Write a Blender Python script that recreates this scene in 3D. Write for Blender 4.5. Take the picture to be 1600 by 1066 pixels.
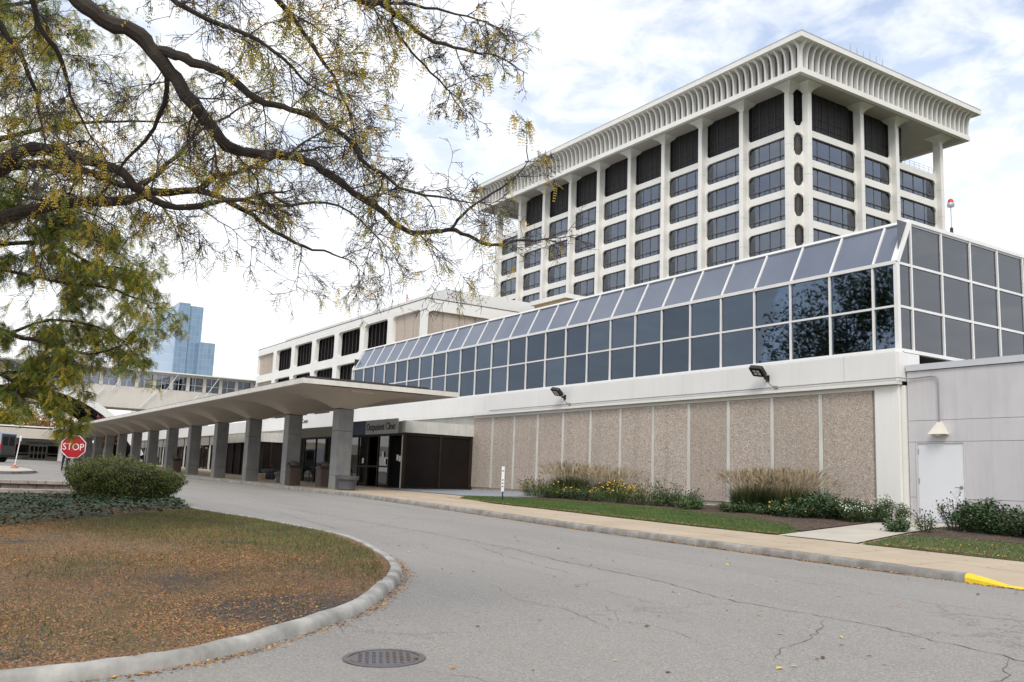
import bpy, bmesh, math, random
import numpy as np
from mathutils import Vector, Matrix
random.seed(7); np.random.seed(7)
SC = bpy.context.scene
for o in list(bpy.data.objects): bpy.data.objects.remove(o)
COL = SC.collection
Z0 = 1.5            # heights below are measured from the eye; the whole place is lifted by Z0 at the end

# ---------------------------------------------------------------- camera
cam_d = bpy.data.cameras.new('camera'); cam = bpy.data.objects.new('camera', cam_d); COL.objects.link(cam)
cam_d.sensor_width = 36.0; cam_d.lens = 32.01; cam_d.clip_start = .1; cam_d.clip_end = 5000
R = Matrix(((0.54813338, 0.10671107, 0.82955563), (0.83554526, -0.11445308, -0.53736822), (0.03760206, 0.98768074, -0.15189748)))
cam.matrix_world = Matrix.Translation((0, 0, Z0)) @ R.to_4x4()
SC.camera = cam
# ---------------------------------------------------------------- exposure, sky, sun
SC.view_settings.view_transform = 'Standard'; SC.view_settings.look = 'None'
SC.view_settings.gamma = 1.0; SC.view_settings.use_curve_mapping = False
SC.view_settings.exposure = 0.50
SUN_EL, SUN_AZ = 48.0, 128.0          # azimuth clockwise from +Y
W = bpy.data.worlds.new('World'); SC.world = W; W.use_nodes = True
nt = W.node_tree; nt.nodes.clear()
def N(t, kind, **kw):
    n = t.nodes.new(kind)
    for k, v in kw.items():
        if k.startswith('i_'): n.inputs[k[2:].replace('_', ' ')].default_value = v
        else: setattr(n, k, v)
    return n
def mathn(t, op, a, b=None, clamp=False):
    n = t.nodes.new('ShaderNodeMath'); n.operation = op; n.use_clamp = clamp
    for i, v in enumerate((a, b)):
        if v is None: continue
        if isinstance(v, (int, float)): n.inputs[i].default_value = v
        else: t.links.new(v, n.inputs[i])
    return n.outputs[0]
def ramp(t, fac, stops):
    n = t.nodes.new('ShaderNodeValToRGB'); r = n.color_ramp
    while len(r.elements) < len(stops): r.elements.new(.5)
    for e, (p, c) in zip(r.elements, stops): e.position = p; e.color = (c, c, c, 1) if isinstance(c, (int, float)) else (*c, 1)
    t.links.new(fac, n.inputs[0]); return n.outputs[0]
def mixc(t, fac, a, b, mode='MIX'):
    n = t.nodes.new('ShaderNodeMix'); n.data_type = 'RGBA'; n.blend_type = mode
    for i, v in ((0, fac), (6, a), (7, b)):
        if isinstance(v, (int, float)): n.inputs[i].default_value = v
        elif isinstance(v, tuple): n.inputs[i].default_value = (*v, 1)
        else: t.links.new(v, n.inputs[i])
    return n.outputs[2]
sky = N(nt, 'ShaderNodeTexSky', sky_type='NISHITA', sun_disc=False, sun_elevation=math.radians(SUN_EL), sun_rotation=math.radians(SUN_AZ), air_density=1.0, dust_density=1.6, ozone_density=1.2)
tc = N(nt, 'ShaderNodeTexCoord'); sep = N(nt, 'ShaderNodeSeparateXYZ'); nt.links.new(tc.outputs['Generated'], sep.inputs[0])
zc = mathn(nt, 'MAXIMUM', sep.outputs[2], 0.0)
den = mathn(nt, 'ADD', zc, .16)
cmb = N(nt, 'ShaderNodeCombineXYZ')
nt.links.new(mathn(nt, 'DIVIDE', sep.outputs[0], den), cmb.inputs[0]); nt.links.new(mathn(nt, 'DIVIDE', sep.outputs[1], den), cmb.inputs[1])
n1 = N(nt, 'ShaderNodeTexNoise', i_Scale=1.15, i_Detail=4.0, i_Roughness=.55); nt.links.new(cmb.outputs[0], n1.inputs['Vector'])
n2 = N(nt, 'ShaderNodeTexNoise', i_Scale=7.5, i_Detail=5.0, i_Roughness=.6, i_Distortion=.3); nt.links.new(cmb.outputs[0], n2.inputs['Vector'])
cl = mathn(nt, 'ADD', mathn(nt, 'MULTIPLY', n1.outputs[0], .62), mathn(nt, 'MULTIPLY', n2.outputs[0], .42))
cover = ramp(nt, cl, [(.41, .30), (.51, .68), (.61, 1.0)])
hor = ramp(nt, sep.outputs[2], [(.10, 1.0), (.24, .88), (.55, 0.0)])      # haze bank: the cloud deck closes towards the horizon
cover2 = mathn(nt, 'MAXIMUM', cover, hor)
skyc = mixc(nt, 1.0, sky.outputs[0], (.17, .17, .17), 'MULTIPLY')
cloudc = ramp(nt, n2.outputs[0], [(.3, (.78, .79, .81)), (.6, (.90, .90, .90))])
fin = mixc(nt, cover2, skyc, cloudc)
bg = N(nt, 'ShaderNodeBackground'); nt.links.new(fin, bg.inputs[0]); bg.inputs[1].default_value = 1.0
wo = N(nt, 'ShaderNodeOutputWorld'); nt.links.new(bg.outputs[0], wo.inputs[0])
sd = bpy.data.lights.new('sun', 'SUN'); sun = bpy.data.objects.new('sun', sd); COL.objects.link(sun)
sd.energy = 1.5; sd.angle = math.radians(22); sd.color = (1, .95, .87)
_a, _e = math.radians(SUN_AZ), math.radians(SUN_EL)
sdir = Vector((math.sin(_a) * math.cos(_e), math.cos(_a) * math.cos(_e), math.sin(_e)))
sun.rotation_euler = sdir.to_track_quat('Z', 'Y').to_euler(); sun.location = (20, -30, 60)

# ---------------------------------------------------------------- materials
MATS = {}
def newmat(name):
    m = bpy.data.materials.new(name); m.use_nodes = True; t = m.node_tree; t.nodes.clear()
    o = N(t, 'ShaderNodeOutputMaterial'); b = N(t, 'ShaderNodeBsdfPrincipled'); t.links.new(b.outputs[0], o.inputs[0])
    MATS[name] = m; return m, t, b, o
def coords(t, kind='Object', scale=(1, 1, 1)):
    c = N(t, 'ShaderNodeTexCoord'); mp = N(t, 'ShaderNodeMapping'); mp.inputs['Scale'].default_value = scale
    t.links.new(c.outputs[kind], mp.inputs[0]); return mp.outputs[0]
def noise(t, vec, scale, detail=4, rough=.55, dist=0):
    n = N(t, 'ShaderNodeTexNoise', i_Scale=scale, i_Detail=detail, i_Roughness=rough, i_Distortion=dist); t.links.new(vec, n.inputs['Vector']); return n.outputs[0]
def bump(t, b, h, strength=.3, dist=.02):
    n = N(t, 'ShaderNodeBump'); n.inputs['Strength'].default_value = strength; n.inputs['Distance'].default_value = dist
    t.links.new(h, n.inputs['Height']); t.links.new(n.outputs[0], b.inputs['Normal'])
def simple(name, c, rough=.6, var=.12, scale=3.0, metal=0, spec=.4, bumps=0, streak=0, bscale=None):
    m, t, b, o = newmat(name); v = coords(t)
    n = noise(t, v, scale, 5)
    lo = tuple(x * (1 - var) for x in c); hi = tuple(min(1, x * (1 + var)) for x in c)
    col = ramp(t, n, [(.3, lo), (.7, hi)])
    if streak:
        v2 = coords(t, 'Object', (2.5, 2.5, .18)); s = noise(t, v2, 2.2, 6, .65)
        f = ramp(t, s, [(.46, 0.0), (.72, streak)])
        col = mixc(t, f, col, tuple(x * .55 for x in c))
    t.links.new(col, b.inputs['Base Color'])
    b.inputs['Roughness'].default_value = rough; b.inputs['Metallic'].default_value = metal; b.inputs['Specular IOR Level'].default_value = spec
    if bumps: bump(t, b, noise(t, v, bscale or scale * 12, 4), bumps, .01)
    return m
simple('white_paint', (.74, .735, .715), .6, .04, .5, streak=.10)
simple('white_concrete', (.77, .76, .725), .7, .04, .35, streak=.07)
simple('white_metal', (.74, .74, .73), .4, .04, 2, streak=.10)
simple('pale_stain', (.60, .595, .55), .75, .10, 1.2, streak=.45)
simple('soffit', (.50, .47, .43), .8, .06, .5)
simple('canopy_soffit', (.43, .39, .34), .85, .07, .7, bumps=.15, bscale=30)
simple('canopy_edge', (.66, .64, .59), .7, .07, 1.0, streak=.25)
simple('crack', (.115, .11, .104), .9, .3, 8)
simple('dark_flashing', (.045, .04, .038), .7, .2, 2)
simple('granite', (.20, .205, .20), .5, .18, 1.6, bumps=.1, streak=.25)
simple('dark_metal', (.022, .02, .02), .45, .2, 3)
simple('bronze_panel', (.012, .009, .008), .5, .25, 1.2, spec=.15)
simple('bronze_frame', (.025, .018, .014), .5, .2, 3, spec=.2)
simple('window_bronze', (.10, .094, .088), .5, .15, 2)
simple('leaf_shade', (.030, .042, .016), .8, .3, 2)
simple('black_void', (.012, .012, .013), .9, .2, 2)
simple('penthouse', (.012, .012, .013), .6, .3, 1.5)
simple('louvre', (.05, .043, .045), .5, .2, 1)
simple('grey_render', (.56, .545, .56), .85, .06, .9, bumps=.12, bscale=140, streak=.24)
simple('metal_cap', (.60, .62, .65), .35, .04, 1, metal=.3)
simple('door_white', (.70, .72, .75), .4, .02, 1)
simple('steel', (.35, .36, .37), .3, .1, 4, metal=.8)
simple('conduit', (.25, .25, .26), .5, .1, 5)
simple('lamp_lens', (.75, .75, .70), .2, .05, 8)
simple('cream', (.66, .62, .54), .6, .05, 3)
simple('beige_header', (.27, .255, .225), .7, .06, 1)
simple('kerb', (.25, .24, .225), .9, .40, 3.0, bumps=.6, bscale=22, streak=.5)
simple('yellow_paint', (.80, .55, .03), .6, .12, 6, bumps=.2)
simple('sign_grey', (.50, .51, .52), .5, .04, 2)
simple('sign_blue', (.045, .07, .13), .5, .15, 2)
simple('letters', (.03, .032, .035), .5, .1, 3)
simple('red_sign', (.42, .010, .018), .35, .06, 3)
simple('white_sign', (.80, .80, .80), .4, .03, 3)
simple('galv', (.42, .43, .43), .45, .12, 6, metal=.5)
simple('brown_bin', (.085, .058, .048), .6, .15, 5, bumps=.2)
simple('planter_grey', (.085, .09, .10), .6, .12, 4)
simple('soil', (.075, .055, .042), .95, .35, 9, bumps=.8, bscale=40)
simple('bark', (.040, .031, .025), .9, .35, 6, bumps=.9, bscale=30)
simple('twig', (.060, .047, .042), .85, .25, 4)
simple('roof_grey', (.5, .5, .48), .8, .08, 1)
simple('tan_roof', (.52, .40, .25), .8, .08, 1)
simple('stone_cap', (.36, .32, .28), .9, .2, 4, bumps=.4)
simple('stone_block', (.22, .19, .17), .9, .25, 5, bumps=.6)
simple('concrete_beige', (.55, .50, .43), .8, .07, .8, streak=.2)
simple('bridge_wall', (.56, .53, .48), .8, .05, .6, streak=.15)
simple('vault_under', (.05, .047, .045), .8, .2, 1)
simple('van_body', (.30, .34, .40), .3, .05, 2)
simple('van_rear_shade', (.075, .078, .08), .35, .1, 2)  # grey of the van darkened in the colour for shade on its rear
simple('van_blue', (.02, .10, .22), .3, .1, 2)
simple('rubber', (.02, .02, .02), .8, .1, 5)
simple('tail_red', (.5, .02, .02), .3, .05, 3)
simple('orange_base', (.55, .12, .06), .6, .1, 3)
simple('shirt', (.42, .50, .62), .9, .06, 8)
simple('trousers', (.015, .016, .022), .9, .1, 8)
simple('skin', (.45, .27, .19), .6, .05, 8)
simple('curtain', (.50, .53, .55), .9, .06, 2)
simple('blind', (.60, .52, .40), .9, .06, 1.2)
simple('blind_pale', (.74, .72, .68), .9, .05, 1.2)
simple('room_dark', (.05, .05, .055), .9, .2, .6)
simple('beacon_red', (.6, .02, .01), .25, .05, 3)
simple('rust', (.10, .045, .03), .7, .3, 6)
simple('flag_red', (.45, .03, .05), .8, .05, 3)
simple('leaf_yellow', (.78, .56, .08), .6, .2, 2.5)
simple('leaf_gold', (.64, .41, .05), .6, .2, 2.5)
simple('leaf_lime', (.42, .43, .08), .6, .2, 2.5)
simple('leaf_olive', (.21, .26, .05), .6, .25, 2.5)
simple('leaf_green', (.13, .20, .045), .6, .25, 2.5)
simple('leaf_hedge', (.085, .112, .026), .55, .3, 3)
simple('leaf_hedge_brown', (.12, .092, .028), .6, .3, 3)
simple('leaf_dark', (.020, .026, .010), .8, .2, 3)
simple('ivy', (.030, .056, .024), .6, .35, 2.5)
simple('ivy_pale', (.058, .098, .042), .6, .3, 2.5)
simple('leaf_shrub', (.075, .135, .050), .5, .3, 3)
simple('leaf_shrub_dark', (.045, .068, .030), .55, .3, 3)
simple('leaf_red', (.20, .035, .030), .7, .3, 1)
simple('leaf_rust', (.30, .16, .09), .7, .3, 1)
simple('flower_yellow', (.55, .32, .03), .6, .12, 3)
simple('flower_white', (.62, .62, .55), .6, .08, 3)
simple('seedhead', (.06, .035, .03), .8, .2, 3)
simple('reed_green', (.070, .095, .030), .7, .3, 2)
simple('reed_tan', (.20, .165, .085), .8, .25, 2)
simple('plume', (.34, .27, .165), .9, .2, 2)
simple('grass_green', (.088, .140, .034), .7, .3, 1.2)
simple('grass_dry', (.17, .135, .055), .8, .3, 1.2)
simple('litter_orange', (.44, .20, .075), .8, .35, 4)
simple('litter_tan', (.40, .27, .13), .8, .3, 4)
simple('litter_yellow', (.62, .42, .06), .7, .25, 4)
simple('litter_brown', (.14, .065, .035), .85, .3, 4)

simple('kerb_pale', (.36, .35, .325), .9, .38, 2.6, bumps=.6, bscale=22, streak=.3)
for k_ in ('leaf_yellow', 'leaf_gold', 'leaf_lime', 'leaf_olive', 'leaf_green'):     # thin leaves let light through
    m_ = MATS[k_]; t_ = m_.node_tree; o_ = [n for n in t_.nodes if n.type == 'OUTPUT_MATERIAL'][0]; b_ = [n for n in t_.nodes if n.type == 'BSDF_PRINCIPLED'][0]
    tl_ = N(t_, 'ShaderNodeBsdfTranslucent'); mx_s = N(t_, 'ShaderNodeMixShader'); mx_s.inputs[0].default_value = .6
    t_.links.new(b_.inputs['Base Color'].links[0].from_socket, tl_.inputs[0]); t_.links.new(b_.outputs[0], mx_s.inputs[1]); t_.links.new(tl_.outputs[0], mx_s.inputs[2]); t_.links.new(mx_s.outputs[0], o_.inputs[0])
def pebble():
    m, t, b, o = newmat('pebble'); v = coords(t)
    vo = N(t, 'ShaderNodeTexVoronoi', i_Scale=34.0); t.links.new(v, vo.inputs['Vector'])
    sp = N(t, 'ShaderNodeSeparateColor'); t.links.new(vo.outputs['Color'], sp.inputs[0])
    c = ramp(t, sp.outputs[0], [(0, (.21, .16, .13)), (.25, (.41, .33, .27)), (.5, (.52, .445, .38)), (.75, (.45, .375, .315)), (1, (.72, .67, .61))])
    big = noise(t, v, .6, 5); c = mixc(t, mathn(t, 'MULTIPLY', big, .35), c, (.45, .40, .35))
    v2 = coords(t, 'Object', (1.5, 1.5, .15)); s = ramp(t, noise(t, v2, 1.6, 5, .6), [(.5, 0.0), (.75, .30)])
    c = mixc(t, s, c, (.20, .165, .14))
    oi = N(t, 'ShaderNodeObjectInfo'); c = mixc(t, mathn(t, 'MULTIPLY', oi.outputs['Random'], .38), c, (.30, .245, .20))
    zz = N(t, 'ShaderNodeSeparateXYZ'); t.links.new(v, zz.inputs[0])
    t.links.new(c, b.inputs['Base Color']); b.inputs['Roughness'].default_value = .85
    bump(t, b, vo.outputs['Distance'], .6, .012)
pebble()
def asphalt():
    m, t, b, o = newmat('asphalt'); v = coords(t)
    vo = N(t, 'ShaderNodeTexVoronoi', i_Scale=75.0); t.links.new(v, vo.inputs['Vector'])
    sp = N(t, 'ShaderNodeSeparateColor'); t.links.new(vo.outputs['Color'], sp.inputs[0])
    c = ramp(t, sp.outputs[0], [(0, (.185, .175, .162)), (.45, (.26, .246, .228)), (.8, (.295, .279, .259)), (1, (.37, .35, .324))])
    big = noise(t, v, .22, 6, .6); c = mixc(t, ramp(t, big, [(.35, .0), (.7, .55)]), c, (.305, .29, .27))
    v3 = coords(t, 'Object', (.12, 1.1, 1)); wear = ramp(t, noise(t, v3, 1.0, 4), [(.42, 0.0), (.7, .35)])
    c = mixc(t, wear, c, (.20, .196, .19))
    ve = N(t, 'ShaderNodeTexVoronoi', feature='DISTANCE_TO_EDGE', i_Scale=.42)
    d = N(t, 'ShaderNodeTexNoise', i_Scale=2.2, i_Detail=6.0, i_Roughness=.7); t.links.new(v, d.inputs['Vector'])
    vm = N(t, 'ShaderNodeVectorMath', operation='MULTIPLY_ADD'); t.links.new(d.outputs['Color'], vm.inputs[0]); vm.inputs[1].default_value = (1.5, 1.5, 0); t.links.new(v, vm.inputs[2])
    t.links.new(vm.outputs[0], ve.inputs['Vector'])
    cr = ramp(t, ve.outputs['Distance'], [(0, 1.0), (.007, .55), (.014, 0.0)])
    gate = ramp(t, noise(t, v, .33, 3), [(.5, 0.0), (.62, .6)])
    c = mixc(t, mathn(t, 'MULTIPLY', cr, gate), c, (.10, .097, .092))
    t.links.new(c, b.inputs['Base Color']); b.inputs['Roughness'].default_value = .85; b.inputs['Specular IOR Level'].default_value = .3
    bump(t, b, vo.outputs['Distance'], .35, .006)
asphalt()
def pavement(name, c0, c1, dark):
    m, t, b, o = newmat(name); v = coords(t)
    c = ramp(t, noise(t, v, .9, 7, .62), [(.3, c0), (.7, c1)])
    sp = ramp(t, noise(t, v, 60, 3), [(.35, .12), (.6, 0.0)]); c = mixc(t, sp, c, dark)
    st = ramp(t, noise(t, v, 2.1, 8, .75, .6), [(.58, 0.0), (.78, .35)]); c = mixc(t, st, c, dark)
    t.links.new(c, b.inputs['Base Color']); b.inputs['Roughness'].default_value = .85; bump(t, b, noise(t, v, 90, 3), .2, .005)
pavement('pavement', (.39, .315, .225), (.49, .405, .30), (.22, .17, .12))
pavement('path', (.43, .39, .33), (.52, .48, .41), (.24, .21, .17))
pavement('blue_paving', (.22, .25, .29), (.29, .32, .36), (.16, .17, .19))
def lawnmat(name, cols, scale):
    m, t, b, o = newmat(name); v = coords(t)
    a = noise(t, v, scale, 8, .68, .4); c = ramp(t, a, cols)
    f = ramp(t, noise(t, v, 38, 4), [(.3, .45), (.65, 0.0)]); c = mixc(t, f, c, (.045, .035, .025))
    t.links.new(c, b.inputs['Base Color']); b.inputs['Roughness'].default_value = .95; bump(t, b, noise(t, v, 45, 5), .9, .03)
def worn():
    m, t, b, o = newmat('lawn_worn'); v = coords(t)
    vo = N(t, 'ShaderNodeTexVoronoi', i_Scale=42.0); t.links.new(coords(t, 'Object', (1, 1.6, 1)), vo.inputs['Vector'])
    sp = N(t, 'ShaderNodeSeparateColor'); t.links.new(vo.outputs['Color'], sp.inputs[0])
    leafc = ramp(t, sp.outputs[0], [(0, (.05, .034, .024)), (.18, (.15, .075, .038)), (.45, (.31, .15, .06)), (.62, (.16, .105, .05)), (.82, (.38, .20, .085)), (1, (.50, .32, .15))])
    soil = ramp(t, noise(t, v, 14, 6, .7), [(.3, (.055, .046, .042)), (.7, (.115, .098, .088))])
    zone = noise(t, v, .42, 7, .66, .5); z = ramp(t, zone, [(.42, .08), (.48, .80), (.8, 1.0)])
    pick = mathn(t, 'LESS_THAN', sp.outputs[1], z)
    c = mixc(t, pick, soil, leafc)
    g = ramp(t, noise(t, v, .8, 5, .6), [(.52, 0.0), (.70, .55)]); c = mixc(t, g, c, (.075, .085, .028))
    t.links.new(c, b.inputs['Base Color']); b.inputs['Roughness'].default_value = .95; bump(t, b, mathn(t, 'ADD', vo.outputs['Distance'], noise(t, v, 30, 5)), .9, .03)
worn()
lawnmat('lawn_green', [(.3, (.062, .095, .024)), (.55, (.090, .135, .034)), (.75, (.12, .148, .046))], .9)
lawnmat('mulch', [(.3, (.050, .036, .028)), (.55, (.100, .068, .050)), (.75, (.15, .10, .07))], 2.0)
lawnmat('ground', [(.3, (.06, .075, .03)), (.6, (.10, .10, .05)), (.75, (.14, .13, .08))], .05)
def iron():
    m, t, b, o = newmat('iron'); v = coords(t)
    c = ramp(t, noise(t, v, 3.2, 5), [(.38, (.105, .07, .055)), (.6, (.10, .10, .115))])
    t.links.new(c, b.inputs['Base Color']); b.inputs['Roughness'].default_value = .45; b.inputs['Metallic'].default_value = .35; bump(t, b, noise(t, v, 60, 3), .3, .004)
iron()
def glass(name, tint, gloss, base, rough=.02):
    m, t, b, o = newmat(name); t.nodes.remove(b)
    tr = N(t, 'ShaderNodeBsdfTransparent'); tr.inputs[0].default_value = (*tint, 1)
    gl = N(t, 'ShaderNodeBsdfGlossy'); gl.inputs[0].default_value = (*gloss, 1); gl.inputs[1].default_value = rough
    v = coords(t); nb = N(t, 'ShaderNodeBump'); nb.inputs['Strength'].default_value = .04; nb.inputs['Distance'].default_value = .05
    t.links.new(noise(t, v, .7, 2), nb.inputs['Height']); t.links.new(nb.outputs[0], gl.inputs['Normal'])
    lw = N(t, 'ShaderNodeFresnel'); lw.inputs[0].default_value = 1.5
    f = mathn(t, 'ADD', mathn(t, 'MULTIPLY', lw.outputs[0], 1 - base), base, True)
    mx = N(t, 'ShaderNodeMixShader'); t.links.new(f, mx.inputs[0]); t.links.new(tr.outputs[0], mx.inputs[1]); t.links.new(gl.outputs[0], mx.inputs[2])
    t.links.new(mx.outputs[0], o.inputs[0])
glass('glass_front', (.50, .57, .63), (.50, .62, .80), .13)
glass('glass_front_clear', (.60, .66, .70), (.46, .57, .74), .10)
glass('glass_front_dark', (.34, .39, .44), (.44, .54, .70), .12)
glass('glass_side', (.30, .32, .35), (.70, .74, .80), .14)
glass('glass_tower', (.60, .62, .66), (.70, .78, .92), .17)
glass('glass_door', (.12, .12, .12), (.8, .8, .8), .06)
def slopeglass():
    m, t, b, o = newmat('glass_slope'); v = coords(t)
    c = ramp(t, noise(t, v, .5, 5), [(.3, (.105, .125, .175)), (.7, (.145, .165, .215))])
    t.links.new(c, b.inputs['Base Color']); b.inputs['Roughness'].default_value = .14; b.inputs['Specular IOR Level'].default_value = .9
slopeglass()
def curtainwall_far(name, c0, c1, line, sx, sz):
    m, t, b, o = newmat(name)
    c = N(t, 'ShaderNodeTexCoord'); br = N(t, 'ShaderNodeTexBrick'); mp = N(t, 'ShaderNodeMapping')
    t.links.new(c.outputs['UV'], br.inputs[0])
    br.offset = 0; br.inputs['Scale'].default_value = 1; br.inputs['Brick Width'].default_value = sx; br.inputs['Row Height'].default_value = sz
    br.inputs['Mortar Size'].default_value = .07; br.inputs['Color1'].default_value = (*c0, 1); br.inputs['Color2'].default_value = (*c1, 1); br.inputs['Mortar'].default_value = (*line, 1)
    t.links.new(br.outputs[0], b.inputs['Base Color']); b.inputs['Roughness'].default_value = .15; b.inputs['Specular IOR Level'].default_value = .6
curtainwall_far('sky_blue_glass', (.17, .27, .41), (.22, .33, .46), (.30, .40, .51), 1.6, 2.4)
curtainwall_far('sky_pale_glass', (.42, .55, .70), (.50, .62, .76), (.62, .72, .82), 30, 3.6)

# ---------------------------------------------------------------- mesh helpers
class MB:
    def __init__(s): s.v = []; s.f = []; s.m = []; s.mi = 0
    def quad(s, a, b, c, d):
        n = len(s.v); s.v += [a, b, c, d]; s.f.append((n, n + 1, n + 2, n + 3)); s.m.append(s.mi)
    def tri(s, a, b, c):
        n = len(s.v); s.v += [a, b, c]; s.f.append((n, n + 1, n + 2)); s.m.append(s.mi)
    def box(s, x0, x1, y0, y1, z0, z1):
        n = len(s.v)
        s.v += [(x0, y0, z0), (x1, y0, z0), (x1, y1, z0), (x0, y1, z0), (x0, y0, z1), (x1, y0, z1), (x1, y1, z1), (x0, y1, z1)]
        for q in ((0, 3, 2, 1), (4, 5, 6, 7), (0, 1, 5, 4), (1, 2, 6, 5), (2, 3, 7, 6), (3, 0, 4, 7)):
            s.f.append(tuple(n + i for i in q)); s.m.append(s.mi)
        return s
    def bbox(s, x0, x1, y0, y1, z0, z1, b=.02):
        # box with chamfered vertical and top edges
        n = len(s.v)
        def ring(z, i): return [(x0 + i, y0, z), (x1 - i, y0, z), (x1, y0 + i, z), (x1, y1 - i, z), (x1 - i, y1, z), (x0 + i, y1, z), (x0, y1 - i, z), (x0, y0 + i, z)]
        r0 = ring(z0, b); r1 = ring(z1 - b, b)
        r2 = [(x0 + b * 1.3, y0 + b, z1), (x1 - b * 1.3, y0 + b, z1), (x1 - b, y0 + b * 1.3, z1), (x1 - b, y1 - b * 1.3, z1), (x1 - b * 1.3, y1 - b, z1), (x0 + b * 1.3, y1 - b, z1), (x0 + b, y1 - b * 1.3, z1), (x0 + b, y0 + b * 1.3, z1)]
        s.v += r0 + r1 + r2
        for k in range(2):
            for i in range(8):
                j = (i + 1) % 8; s.f.append((n + k * 8 + i, n + k * 8 + j, n + (k + 1) * 8 + j, n + (k + 1) * 8 + i)); s.m.append(s.mi)
        s.f.append(tuple(n + 16 + i for i in range(8))); s.m.append(s.mi)
        s.f.append(tuple(n + 7 - i for i in range(8))); s.m.append(s.mi)
        return s
    def prism(s, poly, fn, a, b, cap=True):
        # poly: list of 2-D points; fn(p, t) -> 3-D
        n = len(s.v); k = len(poly)
        s.v += [fn(p, a) for p in poly] + [fn(p, b) for p in poly]
        for i in range(k):
            j = (i + 1) % k; s.f.append((n + i, n + j, n + k + j, n + k + i)); s.m.append(s.mi)
        if cap:
            s.f.append(tuple(n + i for i in reversed(range(k)))); s.m.append(s.mi)
            s.f.append(tuple(n + k + i for i in range(k))); s.m.append(s.mi)
        return s
    def tube(s, pts, rad, sides=6, cap=True):
        n = len(s.v); P = [Vector(p) for p in pts]; k = len(P)
        up = Vector((.31, .17, .93))
        for i, p in enumerate(P):
            d = (P[min(i + 1, k - 1)] - P[max(i - 1, 0)])
            if d.length < 1e-6: d = Vector((0, 0, 1))
            d.normalize(); a = d.cross(up)
            if a.length < .05: a = d.cross(Vector((1, 0, 0)))
            a.normalize(); b = d.cross(a); r = rad[i] if hasattr(rad, '__len__') else rad
            for j in range(sides):
                w = 2 * math.pi * j / sides; s.v.append(tuple(p + a * (r * math.cos(w)) + b * (r * math.sin(w))))
        for i in range(k - 1):
            for j in range(sides):
                q = (j + 1) % sides
                s.f.append((n + i * sides + j, n + i * sides + q, n + (i + 1) * sides + q, n + (i + 1) * sides + j)); s.m.append(s.mi)
        if cap:
            s.f.append(tuple(n + j for j in reversed(range(sides)))); s.m.append(s.mi)
            s.f.append(tuple(n + (k - 1) * sides + j for j in range(sides))); s.m.append(s.mi)
        return s
    def lathe(s, prof, c=(0, 0, 0), sides=20):
        n = len(s.v); k = len(prof)
        for r, z in prof:
            for j in range(sides):
                w = 2 * math.pi * j / sides; s.v.append((c[0] + r * math.cos(w), c[1] + r * math.sin(w), c[2] + z))
        for i in range(k - 1):
            for j in range(sides):
                q = (j + 1) % sides; s.f.append((n + i * sides + j, n + i * sides + q, n + (i + 1) * sides + q, n + (i + 1) * sides + j)); s.m.append(s.mi)
        s.f.append(tuple(n + j for j in reversed(range(sides)))); s.m.append(s.mi)
        s.f.append(tuple(n + (k - 1) * sides + j for j in range(sides))); s.m.append(s.mi)
        return s
    def mesh(s, name, mats):
        me = bpy.data.meshes.new(name); me.from_pydata([tuple(map(float, v)) for v in s.v], [], s.f)
        for m in (mats if isinstance(mats, (list, tuple)) else [mats]): me.materials.append(MATS[m])
        if len(me.materials) > 1: me.polygons.foreach_set('material_index', s.m)
        me.update(); return me
    def obj(s, name, mats, parent=None, smooth=False, fix=True):
        me = s.mesh(name, mats)
        if fix:
            bm = bmesh.new(); bm.from_mesh(me); bmesh.ops.recalc_face_normals(bm, faces=bm.faces); bm.to_mesh(me); bm.free()
        if smooth: me.polygons.foreach_set('use_smooth', [True] * len(me.polygons)); me.set_sharp_from_angle(angle=math.radians(38))
        return link(name, me, parent)
def link(name, me, parent=None, loc=None):
    o = bpy.data.objects.new(name, me); COL.objects.link(o); o.parent = parent
    if loc: o.location = loc
    return o
def box(name, m, parent, *a): return MB().box(*a).obj(name, m, parent)
def tag(o, label=None, cat=None, group=None, kind=None):
    if label: o['label'] = label
    if cat: o['category'] = cat
    if group: o['group'] = group
    if kind: o['kind'] = kind
    return o
def thing(name, loc, label, cat, group=None, rz=0):
    o = bpy.data.objects.new(name, None); COL.objects.link(o); o.location = loc; o.rotation_euler.z = rz; o.empty_display_size = .2
    return tag(o, label, cat, group)
def copy_tree(o, parent=None):
    c = o.copy(); COL.objects.link(c); c.parent = parent
    for ch in [x for x in bpy.data.objects if x.parent == o]: copy_tree(ch, c)
    return c
def text(name, s, size, m, parent, loc, rot, sx=1.0, ext=.012):
    cu = bpy.data.curves.new(name, 'FONT'); cu.body = s; cu.size = size; cu.extrude = ext; cu.resolution_u = 3
    t = bpy.data.objects.new('tmp', cu); COL.objects.link(t)
    bpy.context.view_layer.update()
    me = bpy.data.meshes.new_from_object(t.evaluated_get(bpy.context.evaluated_depsgraph_get()))
    bpy.data.objects.remove(t); me.materials.clear(); me.materials.append(MATS[m])
    o = link(name, me, parent, loc); o.rotation_euler = rot; o.scale = (sx, 1, 1); return o
def rrect(x0, x1, z0, z1, r, n=5, corners=(1, 1, 1, 1)):
    # rounded rectangle, counter-clockwise from lower left; corners: ll, lr, ur, ul
    out = []
    for (cx, cz, a0, on) in ((x0, z0, 180, corners[0]), (x1, z0, 270, corners[1]), (x1, z1, 0, corners[2]), (x0, z1, 90, corners[3])):
        if not on: out.append((cx, cz)); continue
        ox = cx + (r if cx == x0 else -r); oz = cz + (r if cz == z0 else -r)
        for i in range(n + 1):
            a = math.radians(a0 + 90 * i / n); out.append((ox + r * math.cos(a), oz + r * math.sin(a)))
    return out
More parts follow.
